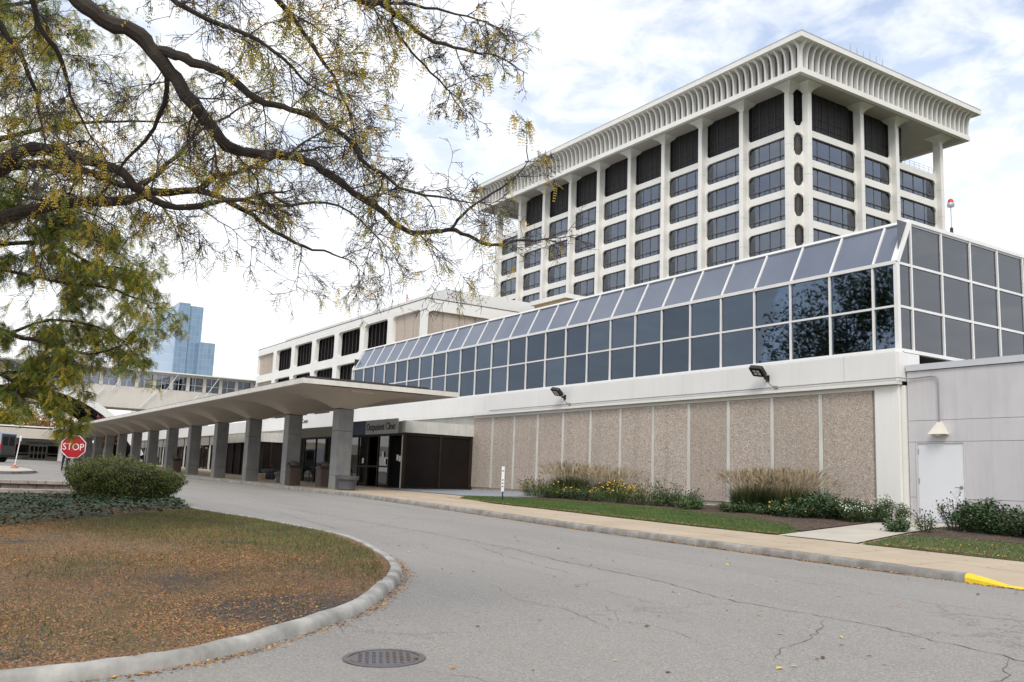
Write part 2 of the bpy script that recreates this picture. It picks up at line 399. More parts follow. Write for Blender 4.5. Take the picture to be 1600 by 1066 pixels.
def frame_plate(mb, outer, hole, fn, a, b):
    # flat plate (outer = x0,x1,z0,z1 rectangle) with a rounded hole, thickness a..b along the third axis
    x0, x1, z0, z1 = outer; k = len(hole)
    cx = sum(p[0] for p in hole) / k; cz = sum(p[1] for p in hole) / k
    ring = []
    for p in hole:   # push each hole point out to the rectangle
        dx, dz = p[0] - cx, p[1] - cz
        tx = ((x1 - cx) / dx if dx > 1e-9 else (x0 - cx) / dx if dx < -1e-9 else 1e9); tz = ((z1 - cz) / dz if dz > 1e-9 else (z0 - cz) / dz if dz < -1e-9 else 1e9)
        t = min(tx, tz); ring.append([cx + dx * t, cz + dz * t])
    for cxx, czz in ((x0, z0), (x1, z0), (x1, z1), (x0, z1)):      # snap the nearest ring point to each corner
        i = min(range(k), key=lambda i: (ring[i][0] - cxx) ** 2 + (ring[i][1] - czz) ** 2); ring[i] = [cxx, czz]
    n = len(mb.v)
    mb.v += [fn(p, a) for p in ring] + [fn(p, a) for p in hole] + [fn(p, b) for p in hole]
    for i in range(k):
        j = (i + 1) % k
        mb.f.append((n + i, n + j, n + k + j, n + k + i)); mb.m.append(mb.mi)
        mb.f.append((n + k + i, n + k + j, n + 2 * k + j, n + 2 * k + i)); mb.m.append(mb.mi)

# ================================================================ THE SETTING
TX = [-1500, -400, -130, -112, -88, -60, -55, -44, -40, -31, -24, -17, -8, 0, 40, 1500]
TZ = [.9, .9, .62, .36, 0, -.43, -.53, -.65, -.70, -.78, -.92, -1.07, -1.21, -1.30, -1.6, -1.6]
BX = [-400, -130, -90, -60, -38, -20.7, -14.9, 0, 40]
BZ = [1.0, .62, .1, -.4, -.5, -.575, -.675, -.85, -1.2]
def smooth(t): t = min(1, max(0, t)); return t * t * (3 - 2 * t)
def kerbY(X): return float(np.interp(X, [-45, -30, -8, 10], [13.7, 13.6, 13.05, 12.8]))
def road_z(X, Y):
    w = 1 - smooth((-X - 18) / 34)
    return float(np.interp(X, TX, TZ)) + .0305 * w * (min(max(Y, -15), 12.5) - 12.5)
def terr_z(X, Y):
    k = kerbY(X); a = road_z(X, k) + .13 - .105 * smooth((X + 7.74) / .6) * (1 - smooth((Y - k - .1) / 1.5)); b = float(np.interp(X, BX, BZ))
    return a + (b - a) * min(1, max(0, (Y - k - .3) / (22.7 - k - .3)))
def sheet(name, m, xs, ys, fn, parent=None):
    mb = MB(); nx = len(xs)
    for x in xs:
        for y in (ys(x) if callable(ys) else ys): mb.v.append((x, y, fn(x, y)))
    ny = len(mb.v) // nx
    for i in range(nx - 1):
        for j in range(ny - 1): mb.f.append((i * ny + j, (i + 1) * ny + j, (i + 1) * ny + j + 1, i * ny + j + 1)); mb.m.append(0)
    return mb.obj(name, m, parent, smooth=True, fix=False)
def fr(a, b, n): return [a + (b - a) * i / (n - 1) for i in range(n)]
tag(sheet('ground', 'ground', [-1500, -700, -400, -250, -180] + fr(-140, 40, 46) + [80, 200, 600, 1500], [-1500, -600, -200, -100] + fr(-62, 62, 32) + [120, 300, 700, 1500],
          lambda x, y: road_z(x, y) - .45), kind='structure')
road = sheet('road', 'asphalt', fr(-140, 40, 181), lambda x: fr(-60, kerbY(x) + .02, 76), road_z); tag(road, kind='structure')
pav = sheet('pavement', 'pavement', fr(-140, 30, 171), lambda x: fr(kerbY(x) + .14, 26, 14), lambda x, y: terr_z(x, y) - .012); tag(pav, kind='structure')
# paving flags of the footway, two rows
def flag(x0, x1, y0, y1):
    mb = MB(); g = .008
    c = [(x0 + g, y0 + g), (x1 - g, y0 + g), (x1 - g, y1 - g), (x0 + g, y1 - g)]
    j = random.uniform(-.003, .003)
    top = [(x, y, terr_z(x, y) + .004 + j) for x, y in c]; bot = [(x, y, terr_z(x, y) - .05) for x, y in c]
    mb.v = bot + top
    for q in ((4, 5, 6, 7), (0, 1, 5, 4), (1, 2, 6, 5), (2, 3, 7, 6), (3, 0, 4, 7)): mb.f.append(q); mb.m.append(0)
    mb.obj('paving_slab', 'pavement', pav)
x = -36.0
while x < 4:
    k = kerbY(x + .8); flag(x, x + 1.6, k + .12, k + 1.15); flag(x, x + 1.6, k + 1.15, 15.55 if x > -28 else 15.4); x += 1.6
def polysheet(name, m, poly, fn, dz, step=.35, kind='structure', edge=True):
    # fill a polygon by clipping a grid: triangulate a dense outline plus interior points
    bm = bmesh.new(); vs = []
    for i in range(len(poly)):
        a, b = poly[i], poly[(i + 1) % len(poly)]; n = max(1, int(math.dist(a, b) / step))
        for k in range(n): vs.append(bm.verts.new((a[0] + (b[0] - a[0]) * k / n, a[1] + (b[1] - a[1]) * k / n, 0)))
    f = bm.faces.new(vs); bmesh.ops.triangulate(bm, faces=[f])
    xs = [p[0] for p in poly]; ys = [p[1] for p in poly]
    for ax, lo, hi in ((0, min(xs), max(xs)), (1, min(ys), max(ys))):
        c = lo + .5
        while c < hi:
            co = (c, 0, 0) if ax == 0 else (0, c, 0); no = (1, 0, 0) if ax == 0 else (0, 1, 0)
            bmesh.ops.bisect_plane(bm, geom=bm.verts[:] + bm.edges[:] + bm.faces[:], plane_co=co, plane_no=no); c += 1.0
    for v in bm.verts: v.co.z = fn(v.co.x, v.co.y) + dz
    bmesh.ops.recalc_face_normals(bm, faces=bm.faces)
    if sum(f.normal.z for f in bm.faces) < 0: bmesh.ops.reverse_faces(bm, faces=bm.faces)
    me = bpy.data.meshes.new(name); bm.to_mesh(me); bm.free(); me.materials.append(MATS[m])
    return tag(link(name, me), kind=kind)
def inpoly(p, poly):
    c = False; j = len(poly) - 1
    for i in range(len(poly)):
        a, b = poly[i], poly[j]
        if (a[1] > p[1]) != (b[1] > p[1]) and p[0] < (b[0] - a[0]) * (p[1] - a[1]) / (b[1] - a[1]) + a[0]: c = not c
        j = i
    return c
def catmull(P, n=6):
    out = []; k = len(P)
    for i in range(k):
        p0, p1, p2, p3 = [np.array(P[(i + d) % k], float) for d in (-1, 0, 1, 2)]
        for s in range(n):
            t = s / n; out.append(tuple(.5 * (2 * p1 + (p2 - p0) * t + (2 * p0 - 5 * p1 + 4 * p2 - p3) * t * t + (3 * p1 - p0 - 3 * p2 + p3) * t ** 3)))
    return out
ISL = catmull([(-11.37, 5.73), (-12.5, 6.25), (-13.85, 6.64), (-15.6, 7.05), (-17.46, 7.22), (-21.2, 6.86), (-24.3, 6.35), (-27.5, 6.7), (-31, 7.0), (-35, 6.7), (-38.5, 5.2), (-41, 2), (-41.5, -4), (-38, -12), (-28, -17), (-17, -16), (-10.5, -11), (-8.2, -5), (-7.6, -1.5), (-7.5, 1.0), (-7.62, 1.9), (-8.05, 2.75), (-9.16, 4.14), (-10.3, 5.02)], 6)
def isl_z(x, y):
    d = min(math.dist((x, y), p) for p in ISL[::2])
    return road_z(x, y) + .098 + .06 * smooth(d / 3.0)
# kerb swept round the island
def sweep_kerb(name, line, prof, closed, basez, m='kerb'):
    mb = MB(); n = len(line); k = len(prof)
    for i, p in enumerate(line):
        a = line[(i - 1) % n] if closed or i else line[0]; b = line[(i + 1) % n] if closed or i < n - 1 else line[-1]
        d = Vector((b[0] - a[0], b[1] - a[1], 0)).normalized(); nn = Vector((-d.y, d.x, 0))
        j1, j2 = random.uniform(-.008, .008), random.uniform(-.008, .008)
        for (u, h) in prof: mb.v.append((p[0] + nn.x * (u + j1), p[1] + nn.y * (u + j1), basez(p[0], p[1]) + h + (j2 if h > 0 else 0)))
    for i in range(n if closed else n - 1):
        for j in range(k - 1):
            q = (i + 1) % n; mb.f.append((i * k + j, q * k + j, q * k + j + 1, i * k + j + 1)); mb.m.append(0)
    return tag(mb.obj(name, m, smooth=True), kind='structure')
area = sum(ISL[i][0] * ISL[(i + 1) % len(ISL)][1] - ISL[(i + 1) % len(ISL)][0] * ISL[i][1] for i in range(len(ISL)))
s_ = 1 if area > 0 else -1
PROF = [(0, -.1), (.0, .0), (.010, .045), (.025, .075), (.045, .095), (.075, .105), (.13, .108), (.165, .10), (.18, -.05)]
sweep_kerb('kerb', ISL, [(u * s_, h) for u, h in PROF], True, road_z, 'kerb_pale')
kl = [(x, kerbY(x)) for x in fr(-110, -7.75, 150)]
sweep_kerb('kerb', kl, [(0, -.1), (0, .0), (.01, .085), (.03, .118), (.05, .126), (.12, .128), (.13, .05)], False, road_z)
ISLin = []
for i_, p in enumerate(ISL):
    a, b = ISL[i_ - 1], ISL[(i_ + 1) % len(ISL)]; d = Vector((b[0] - a[0], b[1] - a[1])).normalized(); ISLin.append((p[0] - d.y * .16 * s_, p[1] + d.x * .16 * s_))
polysheet('lawn', 'lawn_worn', ISLin, isl_z, -.01)
# dropped kerb painted yellow
yk = MB(); pts = fr(-7.76, 4, 40)
for i, xx in enumerate(pts):
    h = .130 - .105 * smooth((xx + 7.74) / .6); yy = kerbY(xx)
    for (u, hh) in ((-.015, -.05), (-.012, h * .6), (.03, h), (.11, h + .006), (.13, 0)): yk.v.append((xx, yy + u, road_z(xx, yy) + hh))
for i in range(len(pts) - 1):
    for j in range(4): yk.f.append((i * 5 + j, (i + 1) * 5 + j, (i + 1) * 5 + j + 1, i * 5 + j + 1)); yk.m.append(0)
yk.f.append((0, 1, 2, 3, 4)); yk.m.append(0)
tag(yk.obj('kerb', 'yellow_paint', smooth=True), 'yellow painted dropped kerb at the right edge of the road', kind='structure')
# lawns, beds, path in front of the clinic
LAWN_A = [(-28.2, 16.35), (-25, 15.75), (-22.2, 15.62), (-18, 15.6), (-14.3, 15.6), (-13.55, 15.75), (-13.7, 16.6), (-15.0, 18.0), (-17.2, 19.2), (-21, 19.5), (-25, 19.3), (-28.2, 18.6), (-29.4, 17.4)]
LAWN_B = [(-11.3, 15.55), (-7, 15.5), (-2, 15.45), (6, 15.4), (6, 18.6), (-6, 18.6), (-10.5, 18.7), (-12.3, 18.4)]
BED_A = [(-28.9, 18.9), (-25, 19.32), (-21, 19.52), (-17.2, 19.22), (-15.0, 18.05), (-13.85, 16.9), (-15.35, 22.35), (-15.4, 22.62), (-29.2, 22.62)]
BED_B = [(-12.2, 18.35), (-10.5, 18.72), (-6, 18.62), (6, 18.62), (6, 22.8), (-13.2, 22.8), (-13.2, 21.4)]
PATH = [(-13.35, 15.57), (-11.45, 15.57), (-12.4, 18.4), (-13.25, 21.3), (-13.25, 22.85), (-15.2, 22.85), (-14.9, 21.0)]
polysheet('lawn', 'lawn_green', LAWN_A, terr_z, .012)
polysheet('lawn', 'lawn_green', LAWN_B, terr_z, .012)
polysheet('planting_bed', 'mulch', BED_A, terr_z, .020)
polysheet('planting_bed', 'mulch', BED_B, terr_z, .020)
polysheet('path', 'path', PATH, terr_z, .018)
polysheet('paving', 'blue_paving', [(-38, 17.9), (-30.2, 17.55), (-29.5, 18.6), (-29.2, 22.6), (-38, 22.6)], terr_z, .008)
# traffic island far up the drive
FI = catmull([(-49.5, 3.2), (-53, 5.3), (-58, 5.9), (-64, 5.2), (-68, 2), (-66, -3), (-56, -5), (-50, -2)], 5)
polysheet('traffic_island', 'path', FI, road_z, .13)
sweep_kerb('kerb', FI, [(0, -.1), (0, .0), (-.02, .11), (-.06, .14), (-.2, .14)] if sum(FI[i][0] * FI[(i + 1) % len(FI)][1] - FI[(i + 1) % len(FI)][0] * FI[i][1] for i in range(len(FI))) < 0 else [(0, -.1), (0, .0), (.02, .11), (.06, .14), (.2, .14)], True, road_z)
# cracks sealed and open in the asphalt
def crack(pts, w, seed):
    rnd = random.Random(seed); mb = MB(); P = []
    for i in range(len(pts) - 1):
        a, b = pts[i], pts[i + 1]; n = max(2, int(math.dist(a, b) / .12))
        for k in range(n):
            t = k / n; P.append((a[0] + (b[0] - a[0]) * t + rnd.gauss(0, .022), a[1] + (b[1] - a[1]) * t + rnd.gauss(0, .022)))
    L = []
    for i, p in enumerate(P):
        q = P[min(i + 1, len(P) - 1)]; o = P[max(i - 1, 0)]; d = Vector((q[0] - o[0], q[1] - o[1])); d.normalize()
        ww = .6 * w * rnd.uniform(.2, 1.0) * min(1, .3 + min(i, len(P) - 1 - i) / 6); L.append(((p[0] - d.y * ww, p[1] + d.x * ww), (p[0] + d.y * ww, p[1] - d.x * ww)))
    for i in range(len(L) - 1):
        z = lambda p: (p[0], p[1], road_z(*p) + .005)
        mb.quad(z(L[i][0]), z(L[i][1]), z(L[i + 1][1]), z(L[i + 1][0]))
    mb.obj('crack', 'crack', road, fix=False)
crack([(-26, 8.9), (-21, 9.2), (-17.5, 9.4), (-14.2, 9.3), (-12.2, 9.0), (-10.0, 8.9), (-8.0, 8.5), (-6.2, 8.6), (-4.5, 8.3), (-2.5, 8.4), (0, 8.2)], .016, 1)
crack([(-24, 8.3), (-20.5, 8.0), (-18.5, 7.9)], .018, 2)
crack([(-15.0, 9.0), (-12.8, 8.5), (-10.6, 8.2)], .009, 3)
crack([(-9.5, 7.6), (-8.4, 7.5), (-7.6, 7.75)], .007, 4)
crack([(-8.4, 6.9), (-7.6, 6.4), (-6.9, 6.5), (-6.1, 6.2)], .007, 5)
crack([(-10.6, 6.6), (-9.2, 6.2), (-8.2, 6.3), (-7.0, 5.9)], .006, 6)
crack([(-6.6, 8.4), (-6.0, 7.5), (-5.8, 6.8), (-5.4, 6.2)], .010, 7)
crack([(-4.6, 8.3), (-4.2, 7.6), (-4.0, 6.9)], .010, 8)
crack([(-8.1, 3.5), (-9.0, 3.9)], .006, 9)
crack([(-6.8, 3.5), (-5.6, 4.0), (-4.7, 4.1)], .006, 10)
crack([(-30, 10.2), (-22, 10.8), (-14, 10.9), (-6, 10.6), (0, 10.4)], .008, 11)
# manhole
mx, my = -7.14, 3.48; mz = road_z(mx, my)
nrm = Vector((road_z(mx - .5, my) - road_z(mx + .5, my), road_z(mx, my - .5) - road_z(mx, my + .5), 1)).normalized()
mh = thing('manhole_cover', (mx, my, mz), 'round cast iron manhole cover in the asphalt in the foreground', 'manhole cover')
mh.rotation_euler = nrm.to_track_quat('Z', 'Y').to_euler()
MB().lathe([(.345, -.03), (.345, .004), (.34, .009), (.298, .009), (.296, -.006), (.290, -.006)], sides=48).obj('frame', 'iron', mh)
cv = MB().lathe([(.285, -.02), (.285, .005), (.28, .008), (.06, .009)], sides=48)
for i in range(-6, 7):
    for j in range(-6, 7):
        if math.hypot(i * .04, j * .04) < .25 and (i + j) % 2: cv.box(i * .04 - .013, i * .04 + .013, j * .04 - .008, j * .04 + .008, .006, .0125)
cv.obj('lid', 'iron', mh)

# ================================================================ CLINIC (low building with the glazed upper floor)
clinic = thing('clinic_building', (-34, 22.7, -.55), 'long low clinic with pebble panels, white fascia and glazed upper floor', 'building')
ox, oy, oz = clinic.location
class LB(MB):    # mesh builder in world coordinates, stored relative to a thing's origin
    def __init__(s, root): super().__init__(); s.r = root.location
    def obj(s, *a, **k):
        s.v = [(v[0] - s.r[0], v[1] - s.r[1], v[2] - s.r[2]) for v in s.v]; return super().obj(*a, **k)
def cb(root, name, m, parent, *a): return LB(root).box(*a).obj(name, m, parent)
YF = 22.73
def basez(X): return float(np.interp(X, BX, BZ))
wall = cb(clinic, 'wall', 'pale_stain', clinic, -127, -15.28, YF + .08, 34, -1.2, 3.05)
PX = [-38.33 + 1.86 * i for i in range(13)]
def panels(x0s, w, z0, z1, y, parent, root=clinic, name='panel', m='pebble', gap=.085):
    for a in x0s:
        LB(root).box(a + gap, a + w - gap, y, y + .09, z0(a) if callable(z0) else z0, z1).obj(name, m, parent)
panels(PX[:-1], 1.86, lambda a: basez(a) + .16, 2.93, YF, wall)
for a in PX[1:-1]: cb(clinic, 'rib', 'pale_stain', wall, a - .065, a + .065, YF - .015, YF + .079, basez(a) + .16, 2.93)
cb(clinic, 'rib', 'white_concrete', wall, -38.2, -15.99, YF - .01, YF + .078, 2.94, 3.05)
panels([-60.3 + 1.5 * i for i in range(5)], 1.5, lambda a: basez(a) + .12, 2.93, YF, wall, gap=.06)
panels([-75.5 + 1.5 * i for i in range(5)], 1.5, lambda a: basez(a) + .12, 2.93, YF, wall, gap=.06)
cb(clinic, 'corner_pillar', 'white_concrete', wall, -15.98, -15.24, YF - .04, YF + .07, -1.0, 3.04)
cb(clinic, 'corner_pillar', 'white_concrete', wall, -15.28, -15.16, YF + .10, YF + .8, -1.0, 3.04)
# fascia of large smooth panels with open joints, bottom lip and flashing
xs = [-15.2, -16.9, -23.6, -30.3, -37.0, -43.7, -50.4, -57.1, -63.8, -70.5, -77.2, -83.9, -90.6, -97.3, -104, -110.7, -117.4, -126.9]
fas = cb(clinic, 'fascia', 'dark_flashing', clinic, -127, -15.25, YF - .10, YF + .5, 3.10, 3.93)
for a, b in zip(xs[1:], xs[:-1]): cb(clinic, 'fascia_panel', 'white_paint', fas, a + .008, b - .008, YF - .16, YF - .08, 3.16, 3.97)
cb(clinic, 'fascia_lip', 'white_paint', fas, -127, -15.17, YF - .19, YF + .05, 3.055, 3.15)
cb(clinic, 'fascia_panel', 'white_paint', fas, -15.25, -15.17, YF - .078, YF + .9, 3.16, 3.97)
# window wall
GY = 22.93; ZS, ZM, ZB, ZT = 4.05, 5.33, 6.59, 7.91; XR, XL = -15.35, -53.85; TY = 23.6
cw = LB(clinic)
mx_ = [XR - .75 - 1.5 * i for i in range(26) if XR - .75 - 1.5 * i > XL + .1]
for x in mx_: cw.box(x - .032, x + .032, GY - .06, GY + .06, ZS + .05, ZB - .04)
cw.box(XL, XR, GY - .055, GY + .055, ZM - .03, ZM + .03)
cw.box(XL, XR + .02, GY - .08, GY + .08, ZB - .045, ZB + .06)
cw.box(XL - .03, XR + .07, GY - .10, GY + .10, ZS - .01, ZS + .06)
cw.box(XL - .03, XR + .09, GY - .30, GY + .10, ZS - .085, ZS - .015)
cw.box(XR - .06, XR + .06, GY - .06, GY + .07, ZS, ZB); cw.box(XL - .06, XL + .06, GY - .06, GY + .07, ZS, ZB)
sl = Vector((0, TY - GY, ZT - ZB)); sn = Vector((0, -(ZT - ZB), TY - GY)).normalized()
def slope_bar(mb, x0, x1, t0, t1, h0, h1):
    p = lambda x, t, h: (x, GY + sl.y * t + sn.y * h, ZB + sl.z * t + sn.z * h)
    n = len(mb.v); mb.v += [p(x0, t0, h0), p(x1, t0, h0), p(x1, t1, h0), p(x0, t1, h0), p(x0, t0, h1), p(x1, t0, h1), p(x1, t1, h1), p(x0, t1, h1)]
    for q in ((0, 3, 2, 1), (4, 5, 6, 7), (0, 1, 5, 4), (1, 2, 6, 5), (2, 3, 7, 6), (3, 0, 4, 7)): mb.f.append(tuple(n + i for i in q)); mb.m.append(0)
for x in mx_: slope_bar(cw, x - .035, x + .035, .03, .98, -.04, .055)
slope_bar(cw, XL, XR + .05, .965, 1.03, -.05, .07); slope_bar(cw, XR - .12, XR + .07, 0, 1, -.05, .09); slope_bar(cw, XL - .06, XL + .06, 0, 1, -.05, .09)
frame = cw.obj('window_frame', 'white_metal', clinic)
ex = sorted([XL] + mx_ + [XR]); 
def yz_mesh(nm, w, h, m):   # pane in the XZ plane, thin box
    return MB().box(0, w, -.008, .008, 0, h).mesh(nm, m)
pm = {}
for a, b in zip(ex[:-1], ex[1:]):
    w = round(b - a - .05, 3)
    for z0, z1 in ((ZS + .05, ZM - .025), (ZM + .025, ZB - .04)):
        key = (w, round(z1 - z0, 3))
        gm = random.choices(['glass_front', 'glass_front_clear', 'glass_front_dark'], [4, 2, 2])[0]; key = (*key, gm)
        if key not in pm: pm[key] = yz_mesh('pane', key[0], key[1], gm)
        link('pane', pm[key], frame, (a + .025 - ox, GY - oy + random.uniform(-.004, .004), z0 - oz)).rotation_euler = (random.uniform(-.007, .007), 0, random.uniform(-.007, .007))
    q = LB(clinic); slope_bar(q, a + .03, b - .03, .02, .975, -.012, .012); q.obj('sloped_pane', 'glass_slope', frame)
# east side of the glazed floor
sx = XR + .0
sf = LB(clinic); SY = [23.59 + 1.53 * i for i in range(11)]
for y in SY: sf.box(sx - .06, sx + .06, y - .032, y + .032, ZS, ZT - .02)
for z in (ZM, ZB): sf.box(sx - .05, sx + .05, GY, SY[-1], z - .035, z + .035)
sf.box(sx - .1, sx + .09, GY + .06, SY[-1], ZS - .04, ZS + .06); sf.box(sx - .1, sx + .08, TY, SY[-1], ZT - .06, ZT + .05)
sframe = sf.obj('side_window_frame', 'white_metal', clinic)
for a, b in zip([GY + .07] + SY[:-1], SY):
    for z0, z1 in ((ZS + .06, ZM), (ZM, ZB), (ZB, ZT)):
        if z0 == ZB and a < 23:
            q = LB(clinic); q.prism([(GY + .09, ZB + .04), (b - .03, ZB + .04), (b - .03, ZT - .13)], lambda p, t: (t, p[0], p[1]), sx - .008, sx + .008); q.obj('pane', 'glass_side', sframe); continue
        cb(clinic, 'pane', 'glass_side', sframe, sx - .008 + random.uniform(-.004, .004), sx + .008, a + .03, b - .03, z0 + .03, z1 - .03)
# interior behind the glass, roof
inn = LB(clinic); inn.box(XL, XR - .5, 30, 30.1, 4.0, 7.8); inn.box(XL + .05, XR - .05, GY + .1, 42, 3.99, 4.02); inn.box(XL, XL + .08, GY + .05, 42, 4.0, 7.3)
inn.obj('interior', 'room_dark', clinic)
rf = LB(clinic); rf.box(XL, XR + .04, TY + .02, 40, ZT - .12, ZT + .02); rf.box(-127, XL - .02, 22.8, 34, 3.94, 3.99); rf.box(XL, XR, 39.8, 40, 4.0, ZT - .1)
rf.obj('roof', 'roof_grey', clinic)
def curtain(x0, x1, y, z0, z1, axis='x', amp=.045, wl=.17):
    mb = LB(clinic); n = int((x1 - x0) / .045); ph = random.random() * 9
    for i in range(n + 1):
        x = x0 + (x1 - x0) * i / n; d = amp * math.sin(x / wl * 6.283 + ph + 1.4 * math.sin(x * 2.1)) * (.6 + .4 * math.sin(x * 1.3))
        for z in (z0, z1): mb.v.append((x, y + d, z) if axis == 'x' else (y + d, x, z))
    for i in range(n): mb.f.append((2 * i, 2 * i + 2, 2 * i + 3, 2 * i + 1)); mb.m.append(0)
    mb.obj('curtain', 'curtain', frame if axis == 'x' else sframe, smooth=True)
x = -22.2
while x > XL + 1:
    L = random.choice([1.5, 3.0, 3.0, 4.5]); L = min(L, x - XL - .1); curtain(x - L + .05, x, GY + .28, ZS + .05, ZB - .05); x -= L + random.choice([0, 0, .0, .25, .9])
for a in (0, 2, 3, 5, 7): curtain(SY[a] + .1, SY[a + 1] - .1, sx - .35, ZS + .05, ZB, 'y')
cb(clinic, 'blind', 'blind_pale', sframe, sx - .30, sx - .28, 23.7, 38, ZB + .02, ZT - .15)
cb(clinic, 'blind', 'blind_pale', sframe, sx - .42, sx - .40, 23.2, 38, ZS + .05, ZB - .02)
# things on the clinic roof
vt = thing('roof_vent', (-17.6, 25.6, 7.92), 'small rusty roof vent pipe at the near corner of the glazed roof', 'vent')
MB().lathe([(.10, 0), (.10, .28), (.16, .34), (.10, .42), (.09, .58), (.22, .64), (.22, .69), (.05, .74)], sides=14).obj('pipe', 'rust', vt)
MB().bbox(-.62, -.16, -.22, .22, 0, .42).obj('housing', 'cream', vt)
bc = thing('beacon_light', (-15.75, 26.45, 7.93), 'red warning beacon on a thin pole above the glazed roof corner', 'beacon')
MB().lathe([(.05, 0), (.05, .42), (.03, .44)], sides=10).obj('base', 'dark_metal', bc)
MB().tube([(0, 0, .42), (0, 0, 1.12)], .013, 8).obj('pole', 'steel', bc)
MB().lathe([(.02, 1.08), (.10, 1.11), (.115, 1.16), (.105, 1.23), (.10, 1.24)], sides=16).obj('housing', 'galv', bc)
MB().lathe([(.085, 1.235), (.088, 1.28), (.07, 1.34), (.035, 1.37), (.004, 1.38)], sides=16).obj('lens', 'beacon_red', bc, smooth=True)

# entrance lobby that juts out of the clinic
VX0, VX1, VY = -53.0, -38.2, 19.03
lob = LB(clinic); lob.box(VX0 + .3, VX1 - .02, VY + .6, YF + .05, 2.02, 2.5); lob.box(VX0 + .2, VX1 - .3, VY + 1.2, VY + 1.3, -.6, 2.0); lobby = lob.obj('lobby', 'black_void', clinic)
cb(clinic, 'header', 'pale_stain', lobby, VX1 - .25, VX1 + .02, VY - .02, YF + .0, 2.05, 2.60)
cb(clinic, 'header', 'beige_header', lobby, VX0, VX1 - .252, VY - .02, VY + .6, 2.03, 2.58)
cb(clinic, 'lobby_roof', 'roof_grey', lobby, VX0, VX1 - .26, VY + .61, YF + .04, 2.46, 2.56)
vz = -.56
for a, b in ((VY + .12, VY + 1.9), (VY + 1.96, YF - .18)): cb(clinic, 'side_panel', 'bronze_panel', lobby, VX1 - .12, VX1 - .08, a, b, vz + .1, 1.98)
st = LB(clinic)
for y0, y1 in ((VY, VY + .12), (VY + 1.88, VY + 1.98), (YF - .18, YF - .02)): st.box(VX1 - .16, VX1 - .02, y0, y1, vz - .1, 2.045)
st.box(VX1 - .15, VX1 - .03, VY + .13, YF - .19, 1.93, 2.04); st.box(VX1 - .15, VX1 + .0, VY + .13, YF - .19, vz - .1, vz + .12)
for x in (-39.9, -41.1, -42.3, -43.5, -44.7, -46.2, -47.9, -49.4, -51.2, -52.8): st.box(x - .05, x + .05, VY + .03, VY + .12, vz - .05, 2.02)
st.box(VX0, VX1 - .17, VY + .035, VY + .115, 1.92, 2.02); st.box(VX0, -44.7, VY + .035, VY + .115, vz - .05, vz + .1)
st.box(-43.5, -39.9, VY + .04, VY + .11, .42, .5)
st.obj('door_frame', 'bronze_frame', lobby)
cb(clinic, 'frame_post', 'cream', lobby, VX1 - .30, VX1 - .17, VY + .01, VY + .10, vz, 1.92)
cb(clinic, 'frame_post', 'cream', lobby, VX0 - .12, VX0 - .01, VY + .0, VY + .5, vz, 2.03)
for a, b in ((-41.1, -39.9), (-43.5, -42.3), (-44.7, -43.5), (-46.2, -44.7), (-47.9, -46.2), (-49.4, -47.9), (-51.2, -49.4), (-52.8, -51.2)):
    cb(clinic, 'door_glass', 'glass_door', lobby, a + .05, b - .05, VY + .07, VY + .08, vz + .1, 1.92)
for x, z in ((-40.6, .9), (-40.35, .55), (-42.9, .6), (-39.0, .75), (-38.75, .7)): cb(clinic, 'notice', 'white_sign', lobby, x, x + .2, VY + .025, VY + .034, z, z + .27)
sg = thing('clinic_sign', (-41.6, VY - .06, 2.02), 'grey Outpatient Clinic sign board above the lobby doors', 'sign')
MB().box(-.85, 2.75, -.03, .03, 0, .70).obj('board', 'sign_grey', sg); MB().box(-2.85, -.86, -.03, .03, 0, .70).obj('board', 'sign_blue', sg)
text('lettering', 'Outpatient Clinic', .50, 'letters', sg, (-.72, -.035, .19), (math.pi / 2, 0, 0), .93)
text('lettering', 'Treatment Center', .42, 'letters', fas, (-63.2 - ox, YF - .165 - oy, 3.42 - oz), (math.pi / 2, 0, 0), .95)
# second lobby and dark shopfronts further along
l2 = LB(clinic); l2.box(-70.0, -61.0, 19.6, YF + .05, 2.0, 2.62); l2.obj('lobby_header', 'pale_stain', clinic)
l2 = LB(clinic); l2.box(-69.9, -61.1, 19.9, YF + .05, -.7, 1.995); lb2 = l2.obj('lobby', 'bronze_panel', clinic)
for x in (-69.6, -67.8, -66, -64.2, -62.4): cb(clinic, 'door_frame', 'bronze_frame', lb2, x - .06, x + .06, 19.80, 19.89, -.55, 1.99)
for y in (20.4, 21.6): cb(clinic, 'door_frame', 'bronze_frame', lb2, -61.09, -61.0, y - .06, y + .06, -.55, 1.99)
for i in range(10):
    a = -76.5 - 4.6 * i; q = cb(clinic, 'shopfront', 'glass_door', clinic, a - 3.4, a, YF - .02, YF + .02, basez(a) + .1, 2.2)
    for k in range(4): cb(clinic, 'mullion', 'bronze_frame', q, a - 3.4 + 1.13 * k - .05, a - 3.4 + 1.13 * k + .05, YF - .06, YF + .06, basez(a), 2.3)
    cb(clinic, 'header', 'beige_header', q, a - 3.8, a + .4, YF - .10, YF - .061, 2.2, 3.04)
    cb(clinic, 'doorway', 'black_void', q, a - 3.4, a, YF + .05, YF + .075, basez(a) + .1, 2.2)
